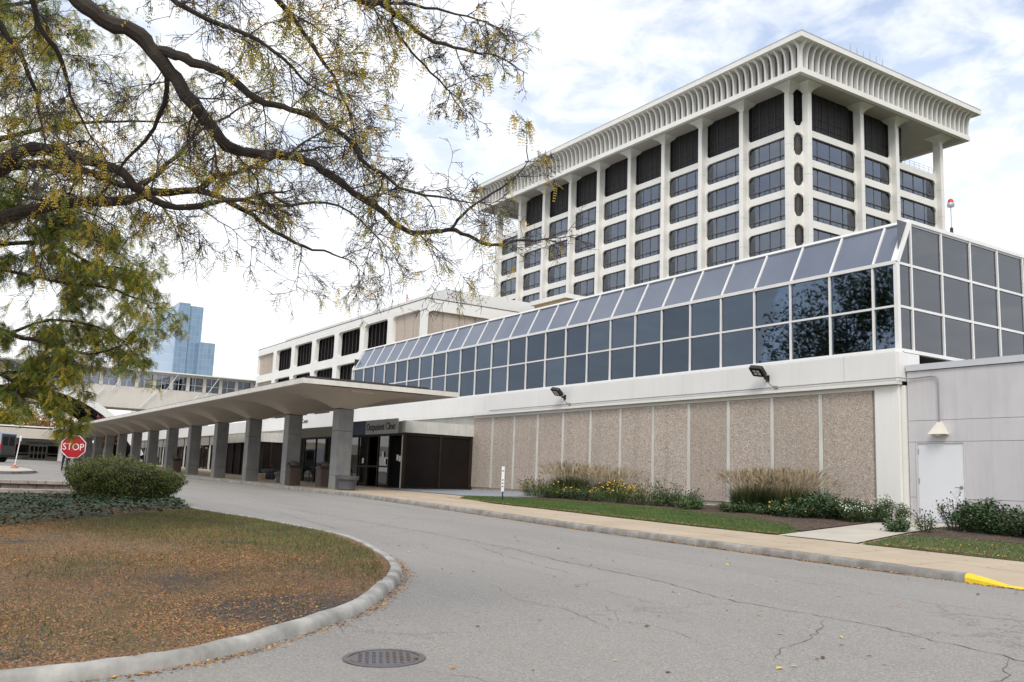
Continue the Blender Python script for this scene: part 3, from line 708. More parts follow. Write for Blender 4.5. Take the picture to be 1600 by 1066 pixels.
# conduit along the fascia
cd = thing('electrical_conduit', (-28, 22.5, 3.2), 'thin grey conduit running along the white fascia to the door lamp', 'conduit')
cpts = [(-36.5, YF - .205, 3.24), (-26, YF - .205, 3.235), (-15.1, YF - .205, 3.22)]
LB(cd).tube(cpts, .014, 6).obj('pipe', 'conduit', cd)
LB(cd).tube([(-15.1, YF - .205, 3.22), (-15.08, YF + .05, 3.22), (-15.0, 22.90, 3.215), (-14.35, 22.90, 3.24), (-14.22, 22.90, 3.20), (-14.18, 22.90, 3.08), (-14.18, 22.90, 1.98)], .016, 6).obj('pipe', 'conduit', cd)
def flood(x, label):
    t = thing('floodlight', (x, YF - .165, 3.28), label, 'floodlight', 'floodlights on the clinic fascia')
    b = MB(); b.box(-.03, .03, -.16, .0, .22, .30); b.box(-.07, .07, -.02, .0, .16, .36); b.obj('bracket', 'dark_metal', t)
    h = MB().bbox(-.24, .24, -.20, .20, -.075, .075, .03).obj('housing', 'dark_metal', t); h.location = (-.10, -.34, .48); h.rotation_euler = (math.radians(-38), math.radians(8), .1)
    f = MB().box(-.19, .19, -.15, .15, -.083, -.0755).obj('lamp_plate', 'black_void', h)
    for i in (-1, 1):
        for j in (-1, 1): MB().box(i * .07 - .05, i * .07 + .05, j * .06 - .04, j * .06 + .04, -.092, -.0835).obj('lens', 'lamp_lens', h)
    MB().tube([(.02, -.13, .26), (.10, -.08, .10), (.2, -.06, .0), (.33, -.04, -.04)], .012, 6).obj('cable', 'dark_metal', t)
    MB().bbox(.30, .42, -.06, .0, -.09, -.0, .015).obj('junction_box', 'conduit', t)
flood(-19.75, 'black floodlight on the white fascia, the one nearer the grey annex')
flood(-30.6, 'black floodlight on the white fascia, the one nearer the entrance canopy')

# ================================================================ GREY ANNEX
annex = thing('annex_building', (-8, 23, -.7), 'plain grey rendered annex with a white service door beside the clinic', 'building')
AY = 22.95
ab = LB(annex); ab.box(-15.14, -14.93, AY + .06, 32, -1.4, 3.42); ab.box(-13.52, 6, AY + .06, 32, -1.4, 3.42); ab.box(-14.93, -13.52, AY + .20, 32, -1.4, 3.42); ab.box(-14.93, -13.52, AY + .06, AY + .2, 1.47, 3.42)
abw = ab.obj('wall', 'dark_flashing', annex)
rows = [(-1.3, -.02), (-.02, 1.47), (1.47, 2.05), (2.05, 3.42)]
for r0, r1 in rows:
    for c0, c1 in ((-15.13, -11.85), (-11.85, -8.4), (-8.4, -4.9), (-4.9, -1.4), (-1.4, 2.1), (2.1, 5.9)):
        segs = [(c0, c1)]
        if c0 < -15 and r1 < 1.5: segs = [(c0, -14.935), (-13.515, c1)]
        for s0, s1 in segs: cb(annex, 'wall_panel', 'grey_render', abw, s0 + .004, s1 - .006, AY, AY + .07, r0 + .005, r1 - .005)
cap = LB(annex); cap.prism([(AY - .05, 3.43), (AY - .05, 3.60), (32.05, 3.56), (32.05, 3.43)], lambda p, t: (t, p[0], p[1]), -15.13, 6.05); cap.obj('coping', 'metal_cap', annex)
dz = -.675
dr = cb(annex, 'door', 'door_white', annex, -14.87, -13.57, AY + .03, AY + .075, dz + .02, 1.43)
df = LB(annex); df.box(-14.93, -14.872, AY + .0, AY + .15, dz, 1.465); df.box(-13.568, -13.515, AY + .0, AY + .15, dz, 1.465); df.box(-14.872, -13.568, AY + .0, AY + .15, 1.432, 1.465); df.obj('door_frame', 'grey_render', dr)
for z in (-.45, .35, 1.15): cb(annex, 'hinge', 'steel', dr, -14.876, -14.855, AY + .005, AY + .029, z, z + .14)
hd = LB(annex); hd.tube([(-13.67, AY + .03, .27), (-13.67, AY - .05, .27), (-13.80, AY - .055, .27)], .011, 8); hd.tube([(-13.67, AY + .03, .27), (-13.67, AY + .012, .27)], .045, 14); hd.obj('handle', 'steel', dr)
cb(annex, 'threshold', 'steel', dr, -14.93, -13.5, AY - .12, AY + .16, dz - .03, dz + .015)
wl = thing('door_lamp', (-14.18, AY, 1.66), 'cream pyramid shaped wall lamp above the white service door', 'lamp')
pm_ = MB(); pm_.v = [(-.24, 0, 0), (.24, 0, 0), (.24, -.24, 0), (-.24, -.24, 0), (-.05, 0, .34), (.05, 0, .34), (.05, -.05, .34), (-.05, -.05, .34)]
for q in ((0, 1, 2, 3), (4, 5, 6, 7), (0, 1, 5, 4), (1, 2, 6, 5), (2, 3, 7, 6), (3, 0, 4, 7)): pm_.f.append(q); pm_.m.append(0)
pm_.obj('shade', 'cream', wl); MB().lathe([(.07, -.04), (.07, -.001)], (0, -.12, 0), 12).obj('bulb', 'lamp_lens', wl)

# ================================================================ COVERED WALK (concrete umbrella canopy)
canopy = thing('entrance_canopy', (-36.2, 14.6, -.6), 'long concrete canopy on grey columns along the clinic drive', 'canopy')
CS, CN = 5.84, 13; CXE, CXW = -32.8, -35.0 - CS * 12 - 3.0; CY0, CY1 = 12.05, 18.55; CYc = 14.6
ZFL, ZTOPC, ZCOL = 3.34, 3.53, 2.64; HW = .325
colx = [-35.0 - CS * i for i in range(CN)]
def soff(x, y):
    best = 9
    for c in colx:
        if abs(x - c) < 3.2: best = min(best, abs(x - c))
    dy = (CYc - y) / (CYc - CY0) * 2.9 if y < CYc else (y - CYc) / 4.4 * 3.6
    d = max(best, dy); t = min(1, max(0, (d - HW) / 2.5))
    return ZFL - (ZFL - ZCOL) * (1 - t) ** 2.3
xs = sorted(set([round(v, 3) for c in colx for v in (c - 3, c - 2.5, c - 2, c - 1.6, c - 1.25, c - .95, c - .7, c - .5, c - HW, c, c + HW, c + .5, c + .7, c + .95, c + 1.25, c + 1.6, c + 2, c + 2.5)] + [CXE, CXW, -33.5]))
xs = [x for x in xs if CXW <= x <= CXE]
ys = [CY0, 12.5, 12.9, 13.2, 13.45, 13.65, 13.85, 14.05, CYc - HW, CYc, CYc + HW, 15.1, 15.35, 15.65, 16, 16.45, 17, 17.7, 18.4, CY1]
sb = LB(canopy); ny = len(ys)
for x in xs:
    for y in ys: sb.v.append((x, y, soff(x, y)))
for i in range(len(xs) - 1):
    for j in range(ny - 1): sb.f.append((i * ny + j, i * ny + j + 1, (i + 1) * ny + j + 1, (i + 1) * ny + j)); sb.m.append(0)
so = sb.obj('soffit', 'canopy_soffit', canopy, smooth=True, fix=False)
so.data.set_sharp_from_angle(angle=math.radians(14))
ed = LB(canopy)
ed.box(CXW, CXE, CY0 - .12, CY0, ZFL, ZTOPC); ed.box(CXW, CXE, CY1, CY1 + .12, ZFL, ZTOPC); ed.box(CXE, CXE + .12, CY0 - .12, CY1 + .12, ZFL, ZTOPC); ed.box(CXW, CXE, CY0, CY1, ZTOPC - .04, ZTOPC - .005)
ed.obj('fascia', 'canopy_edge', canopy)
dk = LB(canopy); dk.box(CXW, CXE - .05, CY0 + .12, CY0 + .22, ZTOPC, ZTOPC + .09); dk.box(CXE - .25, CXE - .1, CY0 + .12, CY1 - 1.2, ZTOPC, ZTOPC + .11); dk.box(CXW, CXE - .26, CY0 + .23, CY1, ZTOPC + .0, ZTOPC + .06)
dk.obj('roofing', 'dark_flashing', canopy)
for c in colx:
    z = terr_z(c, CYc) - .05; q = LB(canopy)
    for a, b in ((z, z + .62), (z + .626, 1.75), (1.756, ZCOL - .012)): q.bbox(c - HW, c + HW, CYc - HW, CYc + HW, a, b, .018)
    q.obj('column', 'granite', canopy)
for c in colx[:-1]:
    q = LB(canopy); q.box(c - 3.1, c - 2.9, CYc - .55, CYc + .55, ZFL - .13, ZFL - .03); q.obj('ceiling_light', 'concrete_beige', canopy)
q = LB(canopy); q.box(-33.3, -33.1, CYc - .5, CYc + .6, ZFL - .13, ZFL - .03); q.obj('ceiling_light', 'concrete_beige', canopy)

# ================================================================ TOWER
tower = thing('office_tower', (-94, 91, -.5), 'tall white concrete tower with rounded window bays and a finned cornice', 'building')
GYT, GXT = 77.75, -63.68          # planes of the concrete grid
FH, WT, WB = 3.49, 39.28, 36.63   # storey height, head and sill of the top window row
BAY = 6.69; CX = [-64.55 - BAY * i for i in range(10)]; CYS = [78.95, 88.2, 94.9, 104.1]
XW, YN = -126.0, 105.2
NR = 8
grid = LB(tower)
fF = lambda p, t: (p[0], t, p[1]); fS = lambda p, t: (t, p[0], p[1])
zlo = WB - FH * (NR - 1) - .42
bands = [(WT - FH * r + .38, WB - FH * r - .42 + .0) for r in range(NR)]
RD = .62; TH = .22
def bays(edges, fn, a, b):
    for e0, e1 in edges:
        for r in range(NR):
            z1 = WT - FH * r + .42; z0 = WT - FH * (r + 1) + .42
            frame_plate(grid, (e0, e1, z0, z1), rrect(e0 + .36, e1 - .36, WB - FH * r, WT - FH * r, RD, 7), fn, a, b)
        frame_plate(grid, (e0, e1, WT + .42, 45.0), rrect(e0 + .36, e1 - .36, 40.05, 44.98, RD, 7, corners=(1, 1, 0, 0)), fn, a, b)
def folded(e0, w, fn, a, b):
    # spandrels at the corner: half of an oval opening, cut by the corner edge; u = 0 at the corner, w at the column
    sg_ = 1 if w > 0 else -1; n_ = 8
    for r in range(NR + 1):
        hi = (lambda t: (40.05 if r == 0 else WB - FH * (r - 1)) + .80 * (1 - math.sqrt(1 - .98 * t * t)))
        lo = (lambda t: WT - FH * r - .45 * (1 - math.sqrt(1 - .98 * t * t)))
        for k in range(n_):
            t0, t1 = k / n_, (k + 1) / n_; u0, u1 = e0 + w * t0, e0 + w * t1; n0 = len(grid.v)
            for y_ in (a, b): grid.v += [fn((u0, lo(t0)), y_), (fn((u1, lo(t1)), y_)), fn((u1, hi(t1)), y_), fn((u0, hi(t0)), y_)]
            for q_ in ((0, 1, 2, 3), (4, 7, 6, 5), (0, 4, 5, 1), (3, 2, 6, 7)): grid.f.append(tuple(n0 + i for i in q_)); grid.m.append(0)
eF = [(CX[i + 1], CX[i]) for i in range(9)]; eS = [(CYS[i], CYS[i + 1]) for i in range(3)]
bays(eF, fF, GYT, GYT + TH); folded(GXT, CX[0] + .28 - GXT, fF, GYT, GYT + TH)
bays(eS, fS, GXT, GXT - TH); folded(GYT, CYS[0] - .28 - GYT, fS, GXT, GXT - TH)
grid.obj('facade_grid', 'white_concrete', tower)
# open terrace bays: cover the missing backs with the body
body = LB(tower); body.box(XW + .9, GXT - 2.2, GYT + 2.2, YN - .9, 0, 39.5)
body.obj('core', 'room_dark', tower)
sl_ = LB(tower)
for r in range(NR + 1):
    z = WT - FH * r + .42; sl_.box(XW, GXT - .27, GYT + .27, YN, z - .30, z - .05)
sl_.obj('floor_slab', 'white_concrete', tower)
ph = LB(tower); ph.box(CX[8] + .2, GXT - .5, GYT + .5, 97.6, WT + .45, 44.8); pho = ph.obj('penthouse', 'penthouse', tower)
bt_ = LB(tower); x = CX[8] + .9
while x < GXT - .6: bt_.box(x - .04, x + .04, GYT + .44, GYT + .499, WT + .5, 44.75); x += 1.11
y = GYT + 1.4
while y < 97.4: bt_.box(GXT - .499, GXT - .44, y - .04, y + .04, WT + .5, 44.75); y += 1.15
for z_ in (41.0, 41.9): bt_.box(CX[8] + .3, GXT - .56, GYT + .40, GYT + .439, z_, z_ + .05); bt_.box(GXT - .439, GXT - .40, GYT + .6, 97.5, z_, z_ + .05)
tag(bt_.obj('batten', 'louvre', pho), kind='stuff')
rl = LB(tower)
for x0, x1, y in ((CX[9], CX[8], GYT + .4),):
    for k in range(3): rl.tube([(x0, y, 40.1 + .32 * (k + 1)), (x1, y, 40.1 + .32 * (k + 1))], .02, 5)
    for k in range(9): rl.tube([(x0 + (x1 - x0) * k / 8, y, 40.0), (x0 + (x1 - x0) * k / 8, y, 41.06)], .02, 5)
rl.obj('railing', 'galv', tower); rl2 = LB(tower)
for k in range(3): rl2.tube([(GXT - .4, 95, 40.1 + .32 * (k + 1)), (GXT - .4, 104, 40.1 + .32 * (k + 1))], .02, 5)
for k in range(10): rl2.tube([(GXT - .4, 95 + k, 40.0), (GXT - .4, 95 + k, 41.06)], .02, 5)
rl2.obj('railing', 'galv', tower)
# columns with flared heads
def column(cx, cy, hx_, hy_):
    q = LB(tower); h = .31; z = 8.0
    zs = [0.0] + [WT - FH * r - 1.3 for r in reversed(range(NR))] + [43.85]
    for a, b in zip(zs[:-1], zs[1:]): q.bbox(cx - hx_, cx + hx_, cy - hy_, cy + hy_, a + .012, b, .03)
    c = q.obj('column', 'white_concrete', tower)
    # flare
    f = LB(tower); S = [(h, 43.86), (h * 1.08, 44.0), (h * 1.4, 44.2), (h * 2.0, 44.43), (h * 2.9, 44.64), (h * 4.0, 44.82)]
    n = 0
    for k, (s, z) in enumerate(S):
        f.v += [(cx - s, cy - s, z), (cx + s, cy - s, z), (cx + s, cy + s, z), (cx - s, cy + s, z)]
    for k in range(len(S) - 1):
        for i in range(4): j = (i + 1) % 4; f.f.append((k * 4 + i, k * 4 + j, k * 4 + 4 + j, k * 4 + 4 + i)); f.m.append(0)
    f.f.append((0, 3, 2, 1)); f.m.append(0); f.f.append(tuple(len(S) * 4 - 4 + i for i in range(4))); f.m.append(0)
    f.obj('capital', 'white_concrete', c)
for x in CX: column(x, GYT - .34, .31, .42)
for y in CYS: column(GXT + .34, y, .42, .31)
# soffit, beam, fins, roof
BXR, BYF, BXL, BYN = -60.93, 75.0, -127.6, 107.2
rt = LB(tower)
rt.box(BXL, BXR, BYF, BYF + .5, 44.55, 45.15); rt.box(BXR - .5, BXR, BYF + .5, BYN, 44.55, 45.15); rt.box(BXL, BXL + .5, BYF + .5, BYN, 44.55, 45.15); rt.box(BXL + .5, BXR - .5, BYN - .5, BYN, 44.55, 45.15)
rt.obj('ring_beam', 'white_concrete', tower)
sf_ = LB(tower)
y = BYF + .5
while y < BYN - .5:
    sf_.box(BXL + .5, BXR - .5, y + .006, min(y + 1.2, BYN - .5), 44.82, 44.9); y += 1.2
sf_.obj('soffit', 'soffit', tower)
bk = LB(tower); bk.box(BXL + .6, BXR - .75, BYF + .75, BYN - .6, 45.1, 47.9); bk.obj('attic_wall', 'granite', tower)
ro = LB(tower); O = 1.0
ro.box(BXL - O, BXR + O, BYF - O, BYN + O, 47.95, 48.55); ro.obj('roof', 'white_concrete', tower)
ro = LB(tower); ro.box(BXL - O - .03, BXR + O + .03, BYF - O - .03, BYN + O + .03, 48.553, 48.62); ro.obj('roof_edge', 'galv', tower)
PRO = [(.55, 45.14), (.10, 45.14), (.10, 46.0), (.06, 46.6), (-.05, 47.15), (-.26, 47.55), (-.60, 47.82), (-.82, 47.955), (.55, 47.955)]
finF = MB().prism(PRO, lambda p, t: (t, p[0], p[1] - 45), -.11, .11).mesh('fin', 'white_concrete'); finS = MB().prism(PRO, lambda p, t: (-p[0], t, p[1] - 45), -.11, .11).mesh('fin', 'white_concrete')
tl = tower.location
n = 70
for i in range(n + 1): link('fin', finF, tower, (BXR - .25 - (BXR - BXL - .5) * i / n - tl[0], BYF - tl[1], 45 - tl[2]))
n = 33
for i in range(n + 1): link('fin', finS, tower, (BXR - tl[0], BYF + .25 + (BYN - BYF - .5) * i / n - tl[1], 45 - tl[2]))
# windows: frame with panes and half-drawn blinds
def window(e0, e1, r, side):
    z0, z1 = WB - FH * r - .02, WT - FH * r + .02; w = e1 - e0; q = MB(); n = 4 if w > 4.5 else 3
    for k in range(n + 1): q.box(w * k / n - .045, w * k / n + .045, -.05, .05, 0, z1 - z0)
    q.box(0, w, -.05, .05, .62, .70); q.box(0, w, -.05, .05, 0, .07); q.box(0, w, -.05, .05, z1 - z0 - .07, z1 - z0)
    for k in range(2 * n): q.box(w * k / (2 * n) - .015, w * k / (2 * n) + .015, -.13, -.10, 0, .66)
    q.box(0, w, -.135, -.095, .64, .69)
    fr_ = q.obj('window', 'window_bronze', tower)
    if side: fr_.location = (GXT - .30 - tl[0], e0 - tl[1], z0 - tl[2]); fr_.rotation_euler.z = math.pi / 2
    else: fr_.location = (e0 - tl[0], GYT + .30 - tl[1], z0 - tl[2])
    key = (round(w / n - .09, 2),)
    if key not in wp: wp[key] = MB().box(0, key[0], -.006, .006, 0, z1 - z0 - .1).mesh('pane', 'glass_tower')
    for k in range(n):
        link('pane', wp[key], fr_, (w * k / n + .045, 0, .05)).rotation_euler = (random.uniform(-.006, .006), 0, random.uniform(-.006, .006))
        d = random.choice([0, .9, 1.2, 1.2, 1.9, 2.5])
        if d: MB().box(w * k / n + .05, w * (k + 1) / n - .05, .22, .24, z1 - z0 - d, z1 - z0 - .05).obj('blind', random.choice(['blind', 'blind_pale', 'blind_pale']), fr_)
    if not side and (w > 3): MB().box(.05, .95, .30, .33, .05, z1 - z0 - .05).obj('blind', 'blind', fr_)
wp = {}
for r in range(7):
    for e0, e1 in eF: window(e0 + .3, e1 - .3, r, False)
    window(CX[0] + .1, GXT - .40, r, False)
for r in range(5):
    for e0, e1 in eS: window(e0 + .3, e1 - .3, r, True)
    window(GYT + .40, CYS[0] - .1, r, True)
for i in range(6):
    a = thing('antenna', (-60.5, 82.95 + 1.17 * i, 48.62), 'thin whip antenna on the tower roof edge, number %s from the near corner' % ('one', 'two', 'three', 'four', 'five', 'six')[i], 'antenna', 'whip antennas on the tower roof')
    a['label'] = ['nearest', 'second', 'third', 'fourth', 'fifth', 'farthest'][i] + ' whip antenna from the near corner of the tower roof'
    MB().tube([(0, 0, 0), (0, 0, .25)], .06, 8).obj('base', 'steel', a); MB().tube([(0, 0, .25), (0, 0, 1.35 - .08 * (i % 3))], [.045, .03], 6).obj('mast', 'steel', a)

# ================================================================ LOUVRED BUILDING (middle distance)
mid = thing('louvred_building', (-92, 45, -.2), 'white framed three storey block with dark louvred bays and pebble panels', 'building')
MY, MXR, MXL = 36.0, -69.4, -115.7; ZP = 15.45
mg = LB(mid); colm = [-109.0, -102.6, -96.0, -89.5, -82.9, -76.6]
ce = [MXL] + colm + [MXR]
for r in range(4):
    z1 = 14.65 - 3.48 * r; z0 = z1 - 2.6
    for e0, e1 in zip(ce[:-1], ce[1:]):
        l = .2 if e0 == MXL else .55; rr = .35
        frame_plate(mg, (e0, e1, z0 - .44, z1 + .44), rrect(e0 + l, e1 - (.55 if e1 != MXR else 1.15), z0, z1, rr), fF, MY, MY + .42)
mg.box(MXL - .01, MXR + .004, MY - .006, MY + .9, 14.86, ZP)
YS_ = [36.0, 43.4, 50.8, 58.2, 65.6]
for e0, e1 in zip(YS_[:-1], YS_[1:]):
    for r in range(4):
        z1 = 14.45 - 3.48 * r; z0 = z1 - 2.6
        frame_plate(mg, (e0, e1, z0 - .44, z1 + .44), rrect(e0 + .2, e1 - .7, z0, z1, .5), fS, MXR, MXR - .5)
mg.box(MXR - .8, MXR, MY + .91, 65.6, 14.89, ZP)
mgo = mg.obj('facade_frame', 'white_concrete', mid)
cb(mid, 'core', 'black_void', mid, MXL + .1, MXR - .55, MY + .72, 65, -1, 15.0)
mr = LB(mid); mr.box(MXL + .1, MXR - .1, MY + .95, 65.5, 15.2, 15.40); mr.box(MXL + 2.5, MXR - 1.5, MY + 2.6, 64, 15.401, 16.9); mr.obj('roof', 'white_paint', mid)
cb(mid, 'parapet_line', 'dark_flashing', mid, MXL - .02, MXR + .03, MY - .03, 65.7, ZP + .002, ZP + .06)
cb(mid, 'end_wall', 'white_concrete', mid, MXL - .02, MXL + .08, MY + .05, 65, -1, ZP)
def lou(e0, e1, z0, z1):
    q = LB(mid); z = z0
    while z < z1:
        q.v += [(e0, MY + .48, z), (e1, MY + .48, z), (e1, MY + .66, z + .10), (e0, MY + .66, z + .10)]; k = len(q.v); q.f.append((k - 4, k - 3, k - 2, k - 1)); q.m.append(0); z += .135
    x = e0
    while x < e1: q.box(x - .03, x + .03, MY + .43, MY + .47, z0, z1); x += (e1 - e0) / 6
    tag(q.obj('louvre', 'louvre', mid, fix=False), kind='stuff')
for r in range(3):
    z1 = 14.65 - 3.48 * r + .1; z0 = z1 - 2.8
    for e0, e1 in zip(ce[1:-2], ce[2:-1]): lou(e0 + .5, e1 - .5, z0, z1)
    for e0, e1, n_ in ((MXL + .2, colm[0] - .7, 4), (colm[-1] + .6, MXR - 1.1, 3)):
        w = (e1 - e0) / n_
        for k in range(n_): cb(mid, 'panel', 'pebble', mgo, e0 + w * k + .05, e0 + w * (k + 1) - .05, MY + .30, MY + .40, z0 - .1, z1 + .1)
    for e0 in YS_[:-1]:
        for k in range(4): cb(mid, 'panel', 'pebble', mgo, MXR - .40, MXR - .30, e0 + .15 + 1.65 * k + .05, e0 + .15 + 1.65 * (k + 1) - .05, z0 - .3, z1 - .1)
    cb(mid, 'panel_back', 'white_paint', mgo, MXR - .54, MXR - .42, MY + .2, 65, z0 - .3, z1)
    cb(mid, 'panel_back', 'white_paint', mgo, MXL + .1, colm[0] - .3, MY + .42, MY + .5, z0 - .3, z1 + .2)
    cb(mid, 'panel_back', 'white_paint', mgo, colm[-1] + .3, MXR - .6, MY + .42, MY + .5, z0 - .3, z1 + .2)
for x in (-106.5, -97, -87.5, -79.5):
    q = LB(mid); q.lathe([(1.0, 16.9), (1.0, 17.1), (.85, 17.3), (.4, 17.42), (.05, 17.45)], (x, 40.2, 0), 14); q.obj('roof_dome', 'metal_cap', mid, smooth=True)
cb(mid, 'roof_house', 'tan_roof', mid, -69.4 + .5, -64, 47, 52, 10, 16.2); cb(mid, 'roof_house_cap', 'white_concrete', mid, -69.4 + .2, -63.7, 46.7, 52.3, 16.2, 16.6)
fl = thing('flag', (-83.7, 41, 16.9), 'small red and white striped flag on the louvred building roof', 'flag')
MB().tube([(0, 0, 0), (0, 0, 1.9)], .03, 6).obj('pole', 'steel', fl)
fm = MB()
for k in range(7):
    fm.mi = k % 2; z = .95 + k * .12
    for s in range(6): f0 = lambda u: (.04 + u * .08, .10 * math.sin(u * 1.1), -.09 * u); a, b = f0(s), f0(s + 1); fm.quad((a[0], a[1], z + a[2]), (b[0], b[1], z + b[2]), (b[0], b[1], z + .12 + b[2]), (a[0], a[1], z + .12 + a[2]))
fm.obj('cloth', ['flag_red', 'white_sign'], fl, fix=False)

# ================================================================ FAR LEFT: bridge, vault, surgery centre, skyscraper
br = thing('skybridge', (-130, 20, 8), 'pale enclosed skybridge with a row of square windows beyond the canopy', 'bridge')
q = LB(br); q.box(-134, -128.3, -40, 60, 7.6, 10.45); q.box(-134, -128.3, -40, 60, 12.35, 12.6); q.obj('wall', 'bridge_wall', br)
q = LB(br); q.prism([(-134.6, 12.602), (-127.2, 12.602), (-127.2, 12.75), (-131, 13.0), (-134.6, 12.75)], lambda p, t: (p[0], t, p[1]), -40, 60); q.obj('roof', 'white_paint', br)
cb(br, 'interior', 'room_dark', br, -133.9, -128.75, -40, 60, 10.451, 12.349)
y = -20.0
while y < 58:
    cb(br, 'pier', 'bridge_wall', br, -128.74, -128.22, y - .22, y + .22, 10.452, 12.348)
    w_ = LB(br); w_.box(-128.6, -128.52, y + 1.0 - .03, y + 1.0 + .03, 10.452, 12.348); w_.box(-128.6, -128.52, y + .225, y + 1.975, 11.3, 11.36); wo_ = w_.obj('window_frame', 'white_metal', br)
    for a, b in ((y + .24, y + .96), (y + 1.04, y + 1.96)):
        for c, d in ((10.46, 11.29), (11.37, 12.34)): cb(br, 'pane', 'glass_tower', wo_, -128.57, -128.55, a, b, c, d)
    y += 2.2
for y in (16, 21.0, 27.5, 33, 38.5):
    q = LB(br); q.tube([(-128.0, y, 9.9), (-127.3, y + 1.5, 12.6)], .045, 6); q.obj('strut', 'white_metal', br)
    q = LB(br); q.tube([(-128.0, y - 1, 10.0), (-128.0, y - 3.0, 7.7)], .045, 6); q.obj('strut', 'white_metal', br)
for y in (-30, 0, 30, 55): cb(br, 'pier_leg', 'bridge_wall', br, -132.5, -130, y - .8, y + .8, -.5, 7.6)
va = thing('vaulted_canopy', (-116, 9, 6), 'wide arched white vault roof with a dark underside behind the canopy', 'canopy')
def arc(r_, k): a = math.radians(27 + (126) * k / 24); return (9.0 - 14.8 * math.cos(a) * r_, -4.9 + 13.9 * math.sin(a) * r_)
q = LB(va)
for k in range(24):
    a, b, c, d = arc(1, k), arc(1, k + 1), arc(.945, k + 1), arc(.945, k)
    n = len(q.v)
    for X in (-110.5, -126.0): q.v += [(X, *a), (X, *b), (X, *c), (X, *d)]
    for f in ((0, 1, 2, 3), (4, 7, 6, 5), (0, 4, 5, 1)): q.f.append(tuple(n + i for i in f)); q.m.append(0)
q.obj('roof', 'white_paint', va, fix=False)
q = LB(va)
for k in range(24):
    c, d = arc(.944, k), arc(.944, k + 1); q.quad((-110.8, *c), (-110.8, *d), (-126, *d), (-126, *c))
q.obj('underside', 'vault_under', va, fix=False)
for X in (-112.5, -115.5, -118.5, -121.5, -124.5):
    q = LB(va); q.tube([(X, *arc(.93, k)) for k in range(25)], .16, 5); q.obj('rib', 'dark_metal', va)
for y in (-3.6, 21.6):
    for X in (-112, -124): cb(va, 'leg', 'concrete_beige', va, X - .4, X + .4, y - .4, y + .4, -.2, 1.6)
su = thing('surgery_center', (-112, 10, .3), 'low pale surgery center entrance with glazed doors and flat porch roof', 'building')
cb(su, 'wall', 'concrete_beige', su, -120, -112.1, -12, 19, 0, 2.5)
q = LB(su); q.prism([(-12, 2.45), (15.2, 2.45), (16.8, 2.75), (16.8, 3.25), (13, 3.42), (-12, 3.6)], lambda p, t: (t, p[0], p[1]), -111.5, -104.8); q.obj('porch_roof', 'concrete_beige', su)
cb(su, 'porch_coping', 'white_paint', su, -111.3, -105.5, -12, 12.8, 3.60, 3.72)
for y in (13.2, 4.4): cb(su, 'column', 'white_paint', su, -106.2, -105.5, y - .38, y + .38, .1, 2.46)
cb(su, 'sign_band', 'sign_grey', su, -112.1, -112.0, 6.0, 13.8, 1.92, 2.5)
for a, b in ((6.6, 10.6), (12.5, 15.4)): cb(su, 'window', 'glass_door', su, -112.1, -112.02, a, b, .75, 1.88)
dd = cb(su, 'door', 'cream', su, -112.1, -112.0, 10.7, 12.4, .35, 1.92)
for k in range(4): cb(su, 'door_pane', 'black_void', dd, -111.999, -111.98, 10.8 + .4 * k, 11.1 + .4 * k, .5, 1.15); cb(su, 'door_pane', 'black_void', dd, -111.999, -111.98, 10.8 + .4 * k, 11.1 + .4 * k, 1.2, 1.8)
text('lettering', 'Outpatient Surgery Center', .34, 'letters', su, (-111.99 + 112, 10.35 - 10, 2.08 - .3), (math.pi / 2, 0, math.pi / 2), .82)
cb(su, 'rail', 'galv', su, -111.0, -110.94, 4.4, 16, .98, 1.04)
cb(su, 'low_wall', 'concrete_beige', su, -111.4, -111.0, 5.8, 10.0, .2, .72)
def uvbox(mb_name, m, parent, root, x0, x1, y0, y1, z0, z1):
    o = cb(root, mb_name, m, parent, x0, x1, y0, y1, z0, z1); me = o.data; uv = me.uv_layers.new(name='UVMap')
    for p in me.polygons:
        for li in p.loop_indices:
            c = me.vertices[me.loops[li].vertex_index].co; n_ = p.normal
            uv.data[li].uv = (c.y if abs(n_.x) > .5 else c.x, c.z) if abs(n_.z) < .5 else (c.x, c.y)
    return o
sk = thing('glass_skyscraper', (-400, 88, 0), 'distant blue glass skyscraper with a lower wing on its right', 'skyscraper')
uvbox('tower_face', 'sky_blue_glass', sk, sk, -420, -391.0, 86.8, 91.4, 0, 68.8); uvbox('tower_face', 'sky_blue_glass', sk, sk, -419, -391.8, 91.4, 97.0, 0, 68.0)
uvbox('pale_face', 'sky_pale_glass', sk, sk, -425, -392.2, 78.2, 86.78, 0, 66.0)
uvbox('wing', 'sky_blue_glass', sk, sk, -418, -388.2, 95.6, 102.2, 0, 52.6)

# ================================================================ STREET THINGS
ss = thing('stop_sign', (-31.7, 4.25, road_z(-31.7, 4.25) + .12), 'red octagonal STOP sign standing behind the clipped hedge', 'sign', rz=math.radians(90 - 7.5 + 8))
oc = [(.385 * math.cos(math.radians(22.5 + 45 * i)), .385 * math.sin(math.radians(22.5 + 45 * i))) for i in range(8)]
hz = .55 - ss.location[2]
MB().prism([(p[0] * .93, p[1] * .93) for p in oc], lambda p, t: (p[0], t, p[1] + hz), -.012, -.006).obj('face', 'red_sign', ss)
MB().prism(oc, lambda p, t: (p[0], t, p[1] + hz), -.0055, .004).obj('border', 'white_sign', ss)
tx = text('lettering', 'STOP', .30, 'white_sign', ss, (-.315, -.0125, hz - .105), (math.pi / 2, 0, 0), .86, .003)
MB().box(-.03, .03, .006, .05, 0, hz + .35).obj('post', 'galv', ss)
mp_ = thing('marker_post', (-58.6, 4.95, road_z(-58.6, 4.95) + .14), 'slim leaning white marker post on the far traffic island', 'post')
